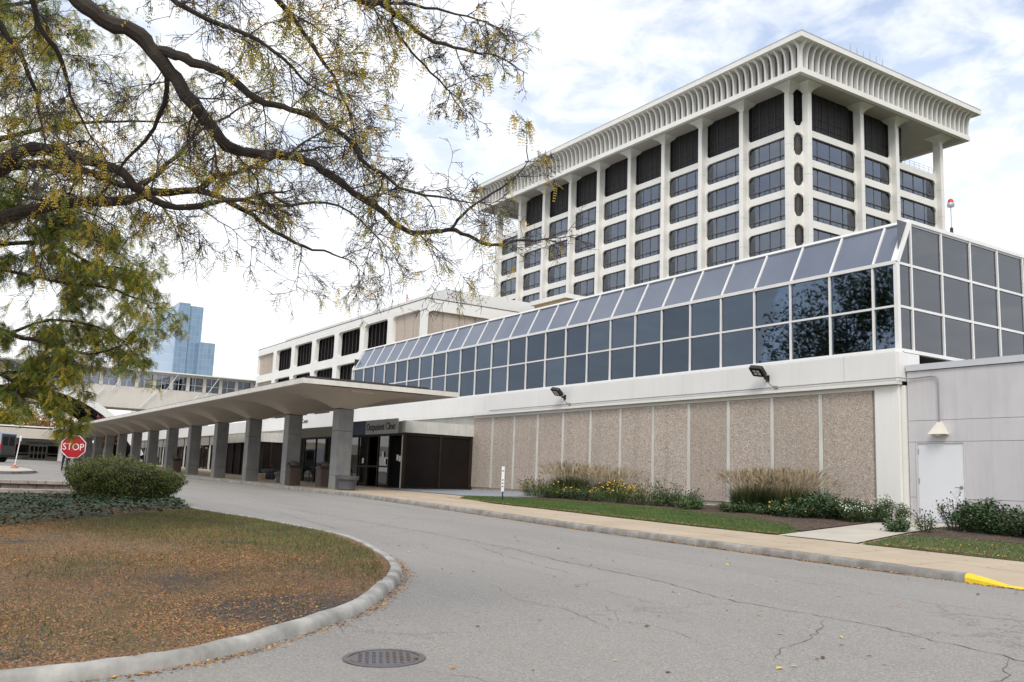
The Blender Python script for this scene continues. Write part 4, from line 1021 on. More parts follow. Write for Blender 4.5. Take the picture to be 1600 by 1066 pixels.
MB().lathe([(.22, 0), (.20, .05), (.07, .09), (.05, .16)], sides=14).obj('base', 'orange_base', mp_); MB().tube([(0, 0, .1), (.02, .14, 1.75)], .026, 8).obj('post', 'white_sign', mp_)
MB().box(-.012, .0, .09, .19, 1.5, 1.8).obj('sign_plate', 'white_sign', mp_)
# retaining wall of blocks behind the ivy
rw = thing('retaining_wall', (-28.5, 3, -1.05), 'low two tier retaining wall of tan concrete blocks left of the hedge', 'wall')
def blocks(p0, p1, z0, n_rows, bl, cap_h):
    d = Vector((p1[0] - p0[0], p1[1] - p0[1], 0)); L = d.length; d.normalize(); ang = math.atan2(d.y, d.x)
    for r in range(n_rows + 1):
        capr = r == n_rows; u = -(bl / 2 if r % 2 else 0); h = cap_h if capr else .15
        while u < L:
            a, b = max(0, u), min(L, u + bl); u += bl
            if b - a < .06: continue
            j = random.uniform(-.012, .012); dp = .33 if capr else .26
            o = MB().bbox(a + .005, b - .005, -.04 + j if capr else j, dp, 0, h - .006, .014).obj('capstone' if capr else 'block', 'stone_cap' if capr else 'stone_block', rw)
            o.location = (p0[0] - rw.location[0], p0[1] - rw.location[1], z0 + .15 * r - rw.location[2]); o.rotation_euler.z = ang
blocks((-28.35, 4.35), (-28.0, -2.0), -1.26, 3, .46, .11)
blocks((-30.6, 4.1), (-30.4, -2.0), -1.06, 3, .46, .11)
blocks((-29.2, 2.0), (-29.0, -2.0), -.82, 0, .5, .12)
def bin_(x, y, label):
    t = thing('litter_bin', (x, y, terr_z(x, y)), label, 'litter bin', 'brown litter bins under the canopy')
    MB().bbox(-.27, .27, -.27, .27, .03, .80, .03).obj('body', 'brown_bin', t)
    for i in range(-3, 4):
        MB().box(i * .07 - .022, i * .07 + .022, -.283, -.2705, .08, .74).obj('slat', 'brown_bin', t); MB().box(.2705, .283, i * .07 - .022, i * .07 + .022, .08, .74).obj('slat', 'brown_bin', t)
    MB().bbox(-.30, .30, -.30, .30, .80, .90, .03).obj('rim', 'dark_metal', t)
    MB().lathe([(.27, .90), (.25, 1.0), (.16, 1.07), (.02, 1.09)], sides=16).obj('hood', 'brown_bin', t, smooth=True)
    MB().box(-.14, .14, -.262, -.20, .90, 1.0).obj('opening', 'black_void', t)
bin_(-40.1, 14.5, 'brown slatted litter bin beside the second column of the canopy')
bin_(-37.3, 14.85, 'brown litter bin half hidden behind the nearest canopy column')
bin_(-60.3, 14.1, 'brown litter bin far along the canopy, beside the hedge in view')
def planter(x, y, label, s=1.0, plant=True):
    t = thing('planter', (x, y, terr_z(x, y)), label, 'planter', 'grey tub planters under the canopy')
    MB().lathe([(.30 * s, 0), (.34 * s, .04), (.345 * s, .10), (.40 * s, .40 * s), (.41 * s, .42 * s), (.46 * s, .43 * s), (.48 * s, .56 * s), (.44 * s, .57 * s), (.42 * s, .50 * s), (.02, .49 * s)], sides=24).obj('tub', 'planter_grey', t, smooth=True)
    MB().lathe([(.41 * s, .47 * s), (.25 * s, .53 * s), (.05, .55 * s)], sides=16).obj('soil', 'soil', t)
    if plant:
        m = MB()
        for k in range(40):
            a = random.random() * 6.3; r_ = random.random() * .3 * s; h = random.uniform(.05, .16); c = (r_ * math.cos(a), r_ * math.sin(a)); m.tri((c[0] - .03, c[1], .52 * s), (c[0] + .03, c[1] + .01, .52 * s), (c[0] + random.uniform(-.06, .06), c[1] + random.uniform(-.06, .06), .52 * s + h))
        m.obj('plant', 'leaf_rust', t, fix=False)
planter(-34.2, 14.6, 'grey tub planter at the foot of the nearest canopy column')
planter(-44.6, 15.6, 'grey tub planter behind the second canopy column', .9)
planter(-52.6, 17.6, 'grey tub planter with a small tan box beside it by the far lobby', 1.0)
for i, (x, y) in enumerate(((-48.2, 17.6), (-47.0, 18.0), (-49.6, 17.4), (-51.2, 17.2))):
    t = thing('bike_rack', (x, y, terr_z(x, y)), ['dark hoop bike rack nearest the litter bin', 'dark hoop bike rack closest to the lobby glass', 'dark hoop bike rack, second from the far planter', 'dark hoop bike rack beside the far grey planter'][i], 'bike rack', 'hoop bike racks under the canopy')
    MB().tube([(-.3, 0, 0), (-.3, 0, .62), (-.22, 0, .76), (0, 0, .80), (.22, 0, .76), (.3, 0, .62), (.3, 0, 0)], .028, 8).obj('hoop', 'dark_metal', t)
    for s in (-.3, .3): MB().lathe([(.07, 0), (.07, .015), (.03, .02)], (s, 0, 0), 10).obj('foot', 'dark_metal', t)
t = thing('sand_box', (-52.0, 16.9, terr_z(-52, 16.9)), 'small tan box on the pavement beside the far planter', 'box'); MB().bbox(-.2, .2, -.2, .2, 0, .28, .02).obj('body', 'tan_roof', t); MB().bbox(-.22, .22, -.22, .22, .28, .33, .02).obj('lid', 'cream', t)
t = thing('wall_intercom', (-55.6, YF - .02, .75), 'grey call box on the pebble wall beyond the canopy', 'call box'); MB().bbox(-.14, .14, -.14, 0, 0, .55, .02).obj('body', 'galv', t); MB().box(-.09, .09, -.147, -.141, .15, .45).obj('panel', 'sign_blue', t); MB().bbox(-.17, .17, -.17, 0, .551, .60, .02).obj('hood', 'galv', t)
sp = thing('small_sign', (-26.7, 17.15, terr_z(-26.7, 17.15)), 'narrow white notice on a dark stake at the lawn edge', 'sign', rz=math.radians(30))
MB().box(-.018, .018, -.012, .012, 0, 1.1).obj('stake', 'dark_metal', sp); MB().box(-.055, .055, -.026, -.013, .30, 1.15).obj('plate', 'white_sign', sp)
for z in (.45, .56, .67, .98): MB().box(-.03, .03, -.0275, -.0265, z, z + .04).obj('print', 'sign_blue', sp)
# van seen from behind at the frame edge
vn = thing('delivery_van', (-84.5, 6.5, road_z(-84.5, 6.5)), 'grey van with shade coloured into its rear and blue side stripe at the left edge', 'van', rz=math.radians(232))
vb = MB(); vb.prism([(0, .45), (5.2, .45), (5.2, 1.05), (4.6, 1.25), (4.0, 2.25), (3.6, 2.38), (.12, 2.42), (0, 2.3)], lambda p, t: (p[0], t, p[1]), -.97, .97); vb.obj('body', 'van_body', vn)
MB().box(-.02, -.002, -.90, .90, .55, 2.25).obj('rear_door', 'van_rear_shade', vn)
MB().box(-.03, -.021, -.75, -.08, 1.35, 2.05).obj('rear_window', 'black_void', vn); MB().box(-.03, -.021, .08, .75, 1.35, 2.05).obj('rear_window', 'black_void', vn)
MB().box(-.14, -.021, -.95, .95, .42, .60).obj('bumper', 'rubber', vn)
for s in (-1, 1):
    MB().box(-.03, .08, s * .935 - .045, s * .935 + .045, 1.0, 1.45).obj('tail_light', 'tail_red', vn)
    MB().box(.1, 5.0, s * .975 - .004, s * .975 + .004, .62, 1.1).obj('stripe', 'van_blue', vn)
    for x in (.95, 4.2):
        w = MB().tube([(x, s * .72, .36), (x, s * .98, .36)], .36, 20).obj('wheel', 'rubber', vn); MB().tube([(x, s * .981, .36), (x, s * .99, .36)], .2, 14).obj('rim', 'galv', w)
# person behind the stop sign
def person(x, y, z, label, rz):
    t = thing('person', (x, y, z), label, 'person', rz=rz)
    V = [(0, 0, .95), (0, .01, 1.15), (0, .0, 1.38), (0, .01, 1.50), (0, .02, 1.58), (0, .03, 1.68), (.10, 0, .90), (.11, .03, .50), (.10, -.04, .08), (.10, .10, .04), (-.10, 0, .90), (-.12, -.05, .50), (-.11, -.16, .09), (-.11, -.03, .04), (.19, 0, 1.42), (.24, -.04, 1.14), (.23, .07, .90), (-.19, 0, 1.42), (-.25, .02, 1.14), (-.24, .13, .92)]
    E = [(0, 1), (1, 2), (2, 3), (3, 4), (4, 5), (0, 6), (6, 7), (7, 8), (8, 9), (0, 10), (10, 11), (11, 12), (12, 13), (2, 14), (14, 15), (15, 16), (2, 17), (17, 18), (18, 19)]
    Rr = [.15, .14, .15, .06, .085, .09, .09, .065, .045, .04, .09, .065, .045, .04, .06, .045, .035, .06, .045, .035]
    me = bpy.data.meshes.new('body'); me.from_pydata(V, E, []); ob = bpy.data.objects.new('tmp', me); COL.objects.link(ob)
    md = ob.modifiers.new('s', 'SKIN'); md.use_smooth_shade = True
    for i, r_ in enumerate(Rr): me.skin_vertices[0].data[i].radius = (r_ * (1.25 if i < 3 else 1), r_)
    me.skin_vertices[0].data[0].use_root = True
    ob.modifiers.new('d', 'SUBSURF').levels = 2; bpy.context.view_layer.update()
    m2 = bpy.data.meshes.new_from_object(ob.evaluated_get(bpy.context.evaluated_depsgraph_get())); bpy.data.objects.remove(ob)
    m2.materials.clear()
    for k in ('trousers', 'shirt', 'skin', 'rubber'): m2.materials.append(MATS[k])
    for p in m2.polygons:
        c = p.center; p.material_index = 3 if c.z < .09 else 0 if c.z < .97 and abs(c.x) < .2 else 2 if (c.z > 1.49 or (abs(c.x) > .2 and c.z < 1.0)) else 1
        if c.z > 1.66 or (c.z > 1.58 and c.y < -.0): p.material_index = 0
    link('body', m2, t)
person(-60.5, 7.75, road_z(-60.5, 7.75), 'person in a pale blue shirt and dark trousers walking behind the stop sign', 1.2)

# ================================================================ PLANTS
def rnd_unit():
    v = Vector((random.gauss(0, 1), random.gauss(0, 1), random.gauss(0, 1))); return v.normalized()
def leaf_quad(mb, p, d, n, L, Wd):
    d = d.normalized(); s = d.cross(n)
    if s.length < .01: s = d.cross(Vector((1, 0, 0)))
    s.normalize(); p = Vector(p)
    mb.quad(tuple(p), tuple(p + d * L * .5 + s * Wd * .5), tuple(p + d * L), tuple(p + d * L * .5 - s * Wd * .5))
def pinnate(mb, p, d, L, pairs, ll, lw):
    d = Vector(d).normalized(); side = d.cross(Vector((0, 0, 1)) + rnd_unit() * .4)
    if side.length < .05: side = Vector((1, 0, 0))
    side.normalize(); up = side.cross(d); p = Vector(p)
    for k in range(pairs):
        t = (k + .6) / pairs; q = p + d * (L * t) + Vector((0, 0, -.25 * L * t * t))
        for s in (-1, 1): leaf_quad(mb, q, side * s + d * .55 + Vector((0, 0, -.35)) + rnd_unit() * .12, up + rnd_unit() * .3, ll * (1 - .35 * abs(t - .45)), lw)
def branch_tree(limbs, rad, levels, leaf_fn, tw, lf, sd, spread=1.0, droop=.12, minr=.0028):
    rnd = random.Random(sd)
    def rv(): return Vector((rnd.gauss(0, 1), rnd.gauss(0, 1), rnd.gauss(0, 1))).normalized()
    def walk(p, d, L, r, lev):
        n = 5 if lev == 1 else 4 if lev == 2 else 3
        P = [p]; dd = d.normalized()
        for i in range(n):
            dd = (dd + rv() * .26 + Vector((0, 0, -droop * (.4 + .5 * lev) * rnd.random()))).normalized(); P.append(P[-1] + dd * (L / n))
        rr = [max(minr * .7, r * (1 - .75 * i / n)) for i in range(n + 1)]
        tw.tube([tuple(q) for q in P], rr, 5 if lev == 1 else 4 if lev == 2 else 3, cap=False)
        leaf_fn(lf, P, lev, rnd)
        if lev < levels:
            k = {1: rnd.randint(6, 9), 2: rnd.randint(4, 6), 3: rnd.randint(2, 4)}[lev]
            for _ in range(k):
                t = rnd.uniform(.12, 1.0) * n; i = min(n - 1, int(t)); q = P[i].lerp(P[i + 1], t - i); ax = (P[i + 1] - P[i]).normalized()
                o = rv(); o = (o - ax * o.dot(ax)).normalized(); nd = ax * rnd.uniform(.45, .95) + o * rnd.uniform(.5, 1.0)
                walk(q, nd, L * rnd.uniform(.32, .62), max(minr, r * .52), lev + 1)
    for name, (pts, r0, r1, dens, ln) in limbs.items():
        P = [Vector(p) for p in pts]; n = len(P)
        tot = sum((P[i + 1] - P[i]).length for i in range(n - 1)); acc = 0
        if dens == 0: continue
        cnt = int(tot * dens)
        for _ in range(cnt):
            s = tot * (rnd.random() ** .8); i = 0
            while i < n - 2 and s > (P[i + 1] - P[i]).length: s -= (P[i + 1] - P[i]).length; i += 1
            seg = P[i + 1] - P[i]; q = P[i] + seg * min(1, s / seg.length); ax = seg.normalized(); fr_ = (i + .5) / n
            o = rv(); o = (o - ax * o.dot(ax)).normalized()
            walk(q, ax * rnd.uniform(.3, .9) + o * spread, ln * rnd.uniform(.45, 1.1), max(.006, (r0 + (r1 - r0) * fr_) * rnd.uniform(.13, .27)), 1)
        # the limb tip goes on as a twig
        walk(P[-1], P[-1] - P[-2], ln * .7, r1, 1)
def limb_tubes(limbs, mb, sd):
    rnd = random.Random(sd)
    for name, (pts, r0, r1, dens, ln) in limbs.items():
        C = []
        for i in range(len(pts) - 1):
            p0, p1, p2, p3 = [np.array(pts[min(max(i + d, 0), len(pts) - 1)]) for d in (-1, 0, 1, 2)]
            for s in range(3):
                t = s / 3; C.append(.5 * (2 * p1 + (p2 - p0) * t + (2 * p0 - 5 * p1 + 4 * p2 - p3) * t * t + (3 * p1 - p0 - 3 * p2 + p3) * t ** 3))
        C.append(np.array(pts[-1])); n = len(C)
        rr = [(r0 + (r1 - r0) * (i / (n - 1)) ** .8) * rnd.uniform(.9, 1.12) for i in range(n)]
        mb.tube([tuple(c + np.array([rnd.gauss(0, .008) for _ in range(3)])) for c in C], rr, 9)
L1 = {'T':[(-9.58,-0.65,-1.54),(-9.57,-0.70,-0.47),(-9.47,-0.72,0.79),(-9.38,-0.60,1.67),(-9.08,-0.65,2.70),(-8.86,-0.84,3.97),(-8.53,-1.07,5.81)],
 'A':[(-8.53,-1.07,5.81),(-8.19,-0.49,4.94),(-7.80,0.12,4.05),(-7.58,0.49,3.76),(-7.47,0.70,3.59),(-7.45,0.87,3.47),(-7.41,1.13,3.41),(-7.39,1.28,3.28),(-7.36,1.44,3.10),(-7.33,1.58,2.93),(-7.39,1.76,2.78),(-7.36,1.88,2.65),(-7.42,2.04,2.65),(-7.46,2.26,2.70),(-7.50,2.48,2.74),(-7.53,2.70,2.72),(-7.54,2.96,2.62),(-7.56,3.17,2.51),(-7.57,3.41,2.44),(-7.60,3.58,2.35),(-7.62,3.77,2.30),(-7.61,4.01,2.37),(-7.61,4.21,2.41),(-7.60,4.44,2.36),(-7.58,4.66,2.34),(-7.54,4.91,2.41),(-7.53,5.11,2.45)],
 'A1':[(-7.63,4.18,2.41),(-7.49,4.23,2.54),(-7.39,4.39,2.71),(-7.31,4.53,2.83),(-7.19,4.72,3.03),(-7.18,4.74,3.30)],
 'A2':[(-7.39,1.30,3.31),(-7.27,1.40,3.27),(-7.14,1.51,3.18),(-6.99,1.71,3.10),(-6.86,1.84,2.96),(-6.71,2.00,2.82),(-6.65,2.17,2.80),(-6.58,2.39,2.73),(-6.51,2.58,2.64),(-6.45,2.71,2.46),(-6.47,2.91,2.38),(-6.48,3.15,2.29),(-6.42,3.47,2.29)],
 'B':[(-9.19,-0.49,1.88),(-8.90,0.01,2.25),(-8.69,0.35,2.51),(-8.58,0.52,2.65),(-8.57,0.71,2.68),(-8.45,0.90,2.63),(-8.43,1.10,2.61),(-8.41,1.26,2.57),(-8.38,1.40,2.45),(-8.35,1.57,2.35),(-8.22,1.72,2.29),(-8.06,1.98,2.34)],
 'B2':[(-9.10,0.02,2.28),(-8.99,0.37,2.53),(-8.98,0.66,2.66),(-8.95,0.96,2.68),(-8.92,1.18,2.64),(-8.90,1.35,2.60),(-8.96,1.59,2.69),(-9.01,1.84,3.05),(-9.07,2.07,3.37),(-9.10,2.34,3.61)],
 'C':[(-9.39,-0.49,1.81),(-9.30,0.05,2.03),(-9.19,0.42,2.17),(-9.18,0.67,2.28),(-9.14,1.01,2.41),(-9.09,1.44,2.51),(-9.15,1.67,2.64),(-9.07,2.07,2.73),(-9.10,2.34,2.71),(-9.12,2.66,2.59),(-9.03,2.95,2.43),(-9.05,3.21,2.36),(-9.04,3.51,2.33)],
 'C2':[(-9.10,2.34,2.71),(-9.11,2.69,2.74),(-9.11,3.02,2.78),(-9.07,3.43,2.88),(-9.04,3.79,2.78),(-9.01,4.10,2.54)],
 'D':[(-9.07,2.07,2.73),(-8.93,2.22,2.87),(-8.77,2.42,2.93),(-8.61,2.62,3.04),(-8.44,2.82,3.13),(-8.27,3.02,3.18)],
 'E':[(-6.98,1.75,4.62),(-6.85,2.22,4.17),(-6.68,2.69,3.91),(-6.62,2.84,3.90),(-6.56,2.98,3.82),(-6.54,3.25,3.70),(-6.51,3.51,3.66),(-6.39,3.73,3.64)],
 'E2':[(-6.60,2.87,3.90),(-6.54,3.23,3.96),(-6.52,3.50,3.99),(-6.46,3.81,3.97)],
 'E3':[(-6.58,2.93,3.86),(-6.65,3.00,3.74),(-6.68,3.19,3.60),(-6.69,3.39,3.48),(-6.68,3.63,3.33)],
 'F':[(-7.80,0.02,4.15),(-7.89,0.33,3.87),(-7.99,0.47,3.52),(-8.07,0.66,3.33),(-8.16,0.78,3.06),(-8.15,0.92,2.81)],
 'G':[(-6.56,0.68,3.46),(-6.52,1.02,3.42),(-6.46,1.33,3.25),(-6.38,1.68,3.18),(-6.30,1.96,3.03),(-6.34,2.18,2.91)],
 'H':[(-8.60,-0.10,4.00),(-8.60,0.22,3.69),(-8.59,0.44,3.41),(-8.68,0.59,3.07),(-8.67,0.67,2.73)],
 'I':[(-6.91,1.13,4.11),(-6.83,1.51,3.90),(-6.72,1.94,3.73),(-6.63,2.25,3.41),(-6.65,2.49,3.16),(-6.69,2.67,2.90)],
 'J':[(-7.48,1.32,3.36),(-7.67,1.44,3.12),(-7.88,1.40,2.84),(-8.10,1.26,2.59),(-8.23,1.11,2.31)]}
L2 = {'a':[(-18.48,-0.76,4.16),(-18.20,0.05,4.39),(-17.98,0.82,4.35),(-17.73,1.61,4.27),(-17.46,2.23,4.01),(-17.28,2.76,3.74)],
 'b':[(-18.49,-0.67,3.39),(-18.30,0.16,3.49),(-17.98,0.93,3.33),(-17.71,1.82,3.19),(-17.40,2.62,3.15),(-17.24,2.98,3.01),(-17.08,3.32,2.94)],
 'c':[(-18.49,-0.58,2.62),(-18.30,0.27,2.49),(-17.96,1.19,2.21),(-17.71,1.74,2.09),(-17.46,2.18,1.95),(-17.32,2.52,1.95),(-17.19,2.70,2.01),(-17.06,2.88,2.10)],
 'd':[(-18.49,-0.51,2.08),(-18.20,0.34,1.82),(-17.86,1.12,1.48),(-17.63,1.62,1.18),(-17.49,1.97,0.98),(-17.36,2.17,0.88)],
 'e':[(-18.48,-0.82,4.71),(-18.40,-0.14,5.31),(-17.99,0.58,4.77),(-17.65,1.26,4.60),(-17.40,1.85,4.54),(-17.13,2.41,4.29)],
 'f':[(-18.30,0.16,3.49),(-18.77,1.12,3.98),(-19.11,1.90,4.13),(-19.22,2.62,3.89),(-19.25,3.10,3.93),(-19.20,3.40,3.79)],
 'g':[(-17.96,1.19,2.21),(-18.31,1.85,2.58),(-18.41,2.63,2.57),(-18.55,3.06,2.42),(-18.61,3.31,2.31)],
 'h':[(-17.86,1.12,1.48),(-18.24,1.54,1.61),(-18.40,1.97,1.60),(-18.46,2.31,1.46)],
 'T':[(-18.60,-0.30,-1.21),(-18.59,-0.48,0.68),(-18.49,-0.56,2.08),(-18.49,-0.67,3.39),(-18.48,-0.84,4.71),(-18.57,-1.14,6.75),(-18.55,-1.34,9.08)]}
# ---- honey locust over the camera's left
spec = {'T': (.27, .15, 0, 0), 'A': (.082, .011, 2.9, .78), 'A1': (.016, .005, 4, .34), 'A2': (.045, .008, 4.2, .75), 'B': (.080, .025, 3.2, .8), 'B2': (.055, .012, 3.4, .8), 'C': (.075, .010, 3.4, .8), 'C2': (.022, .007, 4.0, .65), 'D': (.035, .010, 6, .6),
        'E': (.045, .010, 6.5, .62), 'E2': (.016, .006, 6, .42), 'E3': (.016, .006, 6.5, .45), 'F': (.035, .008, 6, .7), 'G': (.03, .008, 6.5, .7), 'H': (.035, .008, 6.5, .7), 'I': (.03, .008, 6.5, .65), 'J': (.03, .007, 6.5, .6)}
L1['T'][0] = (L1['T'][0][0], L1['T'][0][1], road_z(*L1['T'][0][:2]) + .05)
limbs1 = {k: ([tuple(p) for p in L1[k]], *spec[k]) for k in L1}
tb = L1['T'][0]
tree1 = thing('honey_locust_tree', (tb[0], tb[1], tb[2]), 'large nearly bare honey locust whose boughs hang across the upper left', 'tree')
tm = LB(tree1); limb_tubes(limbs1, tm, 3); tm.tube([(tb[0], tb[1], tb[2] - .1), (tb[0], tb[1], tb[2] + .35)], [.40, .27], 12); tm.obj('trunk', 'bark', tree1, smooth=True)
tw = LB(tree1); lf = LB(tree1)
def leaf1(mb, P, lev, rnd):
    if lev < 2: return
    x = P[-1]
    # foliage hangs on in patches
    c = math.sin(x.x * 2.3 + x.z * 3.1) + math.sin(x.y * 2.7 - x.z * 1.9 + 1.2) + (1.0 if x.y < 1.2 else 0.0)
    if rnd.random() > (.14 if c > .6 else .04): return
    for _ in range(rnd.randint(1, 3)):
        mb.mi = rnd.choices([0, 1, 2, 3], [5, 3, 4, 2])[0]
        pinnate(mb, P[rnd.randint(1, len(P) - 1)], Vector((rnd.gauss(0, .6), rnd.gauss(0, .6), -.7)), rnd.uniform(.07, .15), rnd.randint(4, 7), rnd.uniform(.020, .030), .010)
branch_tree(limbs1, None, 4, leaf1, tw, lf, 11, .9, .08)
tag(tw.obj('twigs', 'twig', tree1, fix=False), kind='stuff'); tag(lf.obj('leaves', ['leaf_yellow', 'leaf_gold', 'leaf_lime', 'leaf_olive'], tree1, fix=False), kind='stuff')
# ---- green locust further back
spec2 = {'T': (.20, .08, 0, 0), 'a': (.055, .012, 6.5, .85), 'b': (.05, .010, 6.5, .8), 'c': (.055, .010, 6.5, .8), 'd': (.06, .012, 5.5, .55), 'e': (.05, .012, 6.0, .8), 'f': (.05, .012, 6.0, .8), 'g': (.03, .010, 6.0, .65), 'h': (.03, .010, 6.0, .5)}
L2['T'][0] = (L2['T'][0][0], L2['T'][0][1], road_z(*L2['T'][0][:2]) + .1)
t2 = L2['T'][0]
def extra_limbs(top, R_, n, sd, z0, z1):
    rnd = random.Random(sd); out = {}
    for i in range(n):
        a = rnd.uniform(0, 6.28); z = z0 + (z1 - z0) * i / n; L = R_ * rnd.uniform(.6, 1.0) * (1 - .5 * i / n)
        p = Vector((top[0], top[1], z)); d = Vector((math.cos(a), math.sin(a), .45)); P = [tuple(p)]
        for k in range(5): p = p + d * (L / 5); d = (d + Vector((rnd.gauss(0, .12), rnd.gauss(0, .12), -.12))).normalized(); P.append(tuple(p))
        out['x%d' % i] = P
    return out
for k, P in extra_limbs(t2, 4.5, 12, 5, 4.2, 8.5).items():
    if P[-1][1] > 1.5 and P[-1][2] < 6: continue
    L2[k] = P; spec2[k] = (.06, .014, 3.0, 1.2)
limbs2 = {k: ([tuple(p) for p in L2[k]], *spec2[k]) for k in L2}
tree2 = thing('green_locust_tree', (t2[0], t2[1], t2[2]), 'leafy green and gold locust tree drooping at the left edge', 'tree')
tm = LB(tree2); limb_tubes(limbs2, tm, 4); tm.obj('trunk', 'bark', tree2, smooth=True)
tw = LB(tree2); lf = LB(tree2)
def leaf2(mb, P, lev, rnd):
    if lev < 2: return
    for _ in range(rnd.randint(2, 5) if lev == 3 else 2):
        q = P[rnd.randint(1, len(P) - 1)]
        gold = rnd.random() < .12 + .14 * (q.y > 1.6)
        mb.mi = rnd.choice([2, 3, 3]) if gold else rnd.choices([0, 1, 2], [5, 4, 1])[0]
        pinnate(mb, q, Vector((rnd.gauss(0, .7), rnd.gauss(0, .7), -.55)), rnd.uniform(.10, .17), 6, rnd.uniform(.030, .045), .014)
branch_tree(limbs2, None, 3, leaf2, tw, lf, 12, 1.0, .10, .004)
tag(tw.obj('twigs', 'twig', tree2, fix=False), kind='stuff'); tag(lf.obj('leaves', ['leaf_olive', 'leaf_green', 'leaf_lime', 'leaf_yellow'], tree2, fix=False), kind='stuff')
# ---- small trees far up the drive
def far_tree(x, y, h, r_, mats, label, n, leaf=.22, name='small_tree'):
    z = road_z(x, y); t = thing(name, (x, y, z), label, 'tree'); rnd = random.Random(int(x * 7 + y * 3)); m = MB(); lfm = MB()
    m.tube([(0, 0, -.1), (.05, 0, h * .3), (0, .08, h * .6), (.05, 0, h * .9)], [.16, .12, .08, .02], 8); cl_ = []
    for k in range(14):
        a = rnd.uniform(0, 6.28); zz = h * rnd.uniform(.32, .8); e = (r_ * rnd.uniform(.5, .95) * math.cos(a), r_ * rnd.uniform(.5, .95) * math.sin(a), zz + h * rnd.uniform(.05, .22)); m.tube([(0, 0, zz * .85), (e[0] * .5, e[1] * .5, (zz + e[2]) / 2), e], [.06, .04, .012], 5); cl_.append((e, r_ * rnd.uniform(.28, .5)))
        cl_.append(((e[0] * .5, e[1] * .5, (zz + e[2]) / 2 + .2), r_ * rnd.uniform(.2, .4)))
    for k in range(n):
        c, rr = rnd.choice(cl_); d = Vector((rnd.gauss(0, 1), rnd.gauss(0, 1), rnd.gauss(0, .8))); d = d.normalized() * rr * rnd.random() ** .4
        lfm.mi = rnd.randrange(len(mats)); leaf_quad(lfm, Vector(c) + d, rnd_unit(), rnd_unit(), leaf * rnd.uniform(.6, 1.2), leaf * .6)
    m.obj('trunk', 'bark', t); tag(lfm.obj('crown', mats, t, fix=False), kind='stuff')
far_tree(-112, 17.9, 4.6, 2.2, ['leaf_red', 'leaf_red', 'leaf_rust'], 'small red leaved tree seen between the far canopy columns', 2600, .2)
far_tree(-118, 20.2, 4.6, 2.0, ['leaf_red', 'leaf_rust'], 'second red leaved tree, just beyond the end of the canopy', 2200, .2)
far_tree(-138, 9.5, 8.2, 4.2, ['leaf_lime', 'leaf_yellow', 'leaf_olive'], 'yellow green tree rising behind the surgery center roof', 4500, .34)
far_tree(-142, 3.5, 7.6, 4.0, ['leaf_olive', 'leaf_lime', 'leaf_gold'], 'gold and green tree behind the porch at the left edge', 4500, .34)
far_tree(-150, 16.5, 8.0, 4.4, ['leaf_rust', 'leaf_rust', 'leaf_gold'], 'rust brown tree under the white vault', 4500, .34)
# trees across the drive, mirrored in the clinic glass
far_tree(-42, -11, 19, 7.0, ['leaf_shade', 'leaf_hedge', 'leaf_hedge'], 'tall tree across the drive, outside the left edge of the view', 9000, .34, 'tall_tree')
far_tree(-34, -17, 18, 7.0, ['leaf_hedge', 'leaf_hedge_brown'], 'tall tree beside the ivy bank, outside the left edge of the view', 9000, .34, 'tall_tree')
# ---- clipped hedge
hx, hy = -26.9, 5.0; hzb = isl_z(hx, hy)
hg = thing('clipped_hedge', (hx, hy, hzb), 'rounded clipped hedge bush on the ivy bank in front of the stop sign', 'hedge', rz=math.atan2(2.45, 1.5) * 0 + math.radians(8))
def hsurf(u, v):   # u angle, v 0 bottom..1 top: superellipsoid flared towards the top
    z = v * 1.16; rr = (1 - max(0, (v - .62) / .38) ** 2.4) ** .55 * (.82 + .22 * min(1, v / .55))
    tilt = .20 * max(0, math.sin(u)) * v       # lower on the side by the road
    e = lambda c: math.copysign(abs(c) ** .8, c)
    return Vector((.95 * rr * e(math.cos(u)), 1.45 * rr * e(math.sin(u)), z - tilt * 1.2))
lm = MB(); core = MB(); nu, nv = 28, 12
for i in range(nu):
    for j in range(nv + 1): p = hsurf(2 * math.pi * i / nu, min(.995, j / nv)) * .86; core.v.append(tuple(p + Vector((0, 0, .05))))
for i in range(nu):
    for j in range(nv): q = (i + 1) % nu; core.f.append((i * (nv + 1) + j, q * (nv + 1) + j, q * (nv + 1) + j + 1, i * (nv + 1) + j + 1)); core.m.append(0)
rnd = random.Random(2)
for k in range(26000):
    u = rnd.uniform(0, 6.283); v = rnd.random() ** .75; bumpy = 1 + .05 * math.sin(u * 7 + v * 9) + .04 * math.sin(u * 13 - v * 17)
    if v < .3 and rnd.random() < .45 + .3 * math.sin(u * 9): continue
    p = hsurf(u, min(.995, v)) * bumpy * rnd.uniform(.84, 1.02); out = Vector((p.x, p.y * .5, (v - .45) * 1.2)).normalized()
    if rnd.random() < .03: p = p * 1.035
    lm.mi = rnd.choices([0, 1, 2], [6, 2.4 if v > .55 else .8, 1])[0]; leaf_quad(lm, p, out * .5 + Vector((rnd.gauss(0, .6), rnd.gauss(0, .6), rnd.gauss(.2, .6))), out + Vector((rnd.gauss(0, .6), rnd.gauss(0, .6), rnd.gauss(0, .6))), rnd.uniform(.028, .068), .028)
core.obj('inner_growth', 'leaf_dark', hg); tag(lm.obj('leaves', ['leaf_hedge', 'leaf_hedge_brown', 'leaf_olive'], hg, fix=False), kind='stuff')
sm_ = MB()
for k in range(16):
    a = rnd.uniform(0, 6.28); p = (.7 * math.cos(a), 1.3 * math.sin(a)); sm_.tube([(p[0] * .6, p[1] * .7, -.1), (p[0], p[1], .25), (p[0] * 1.2, p[1] * 1.15, .5)], [.018, .014, .008], 5)
sm_.obj('stems', 'bark', hg)
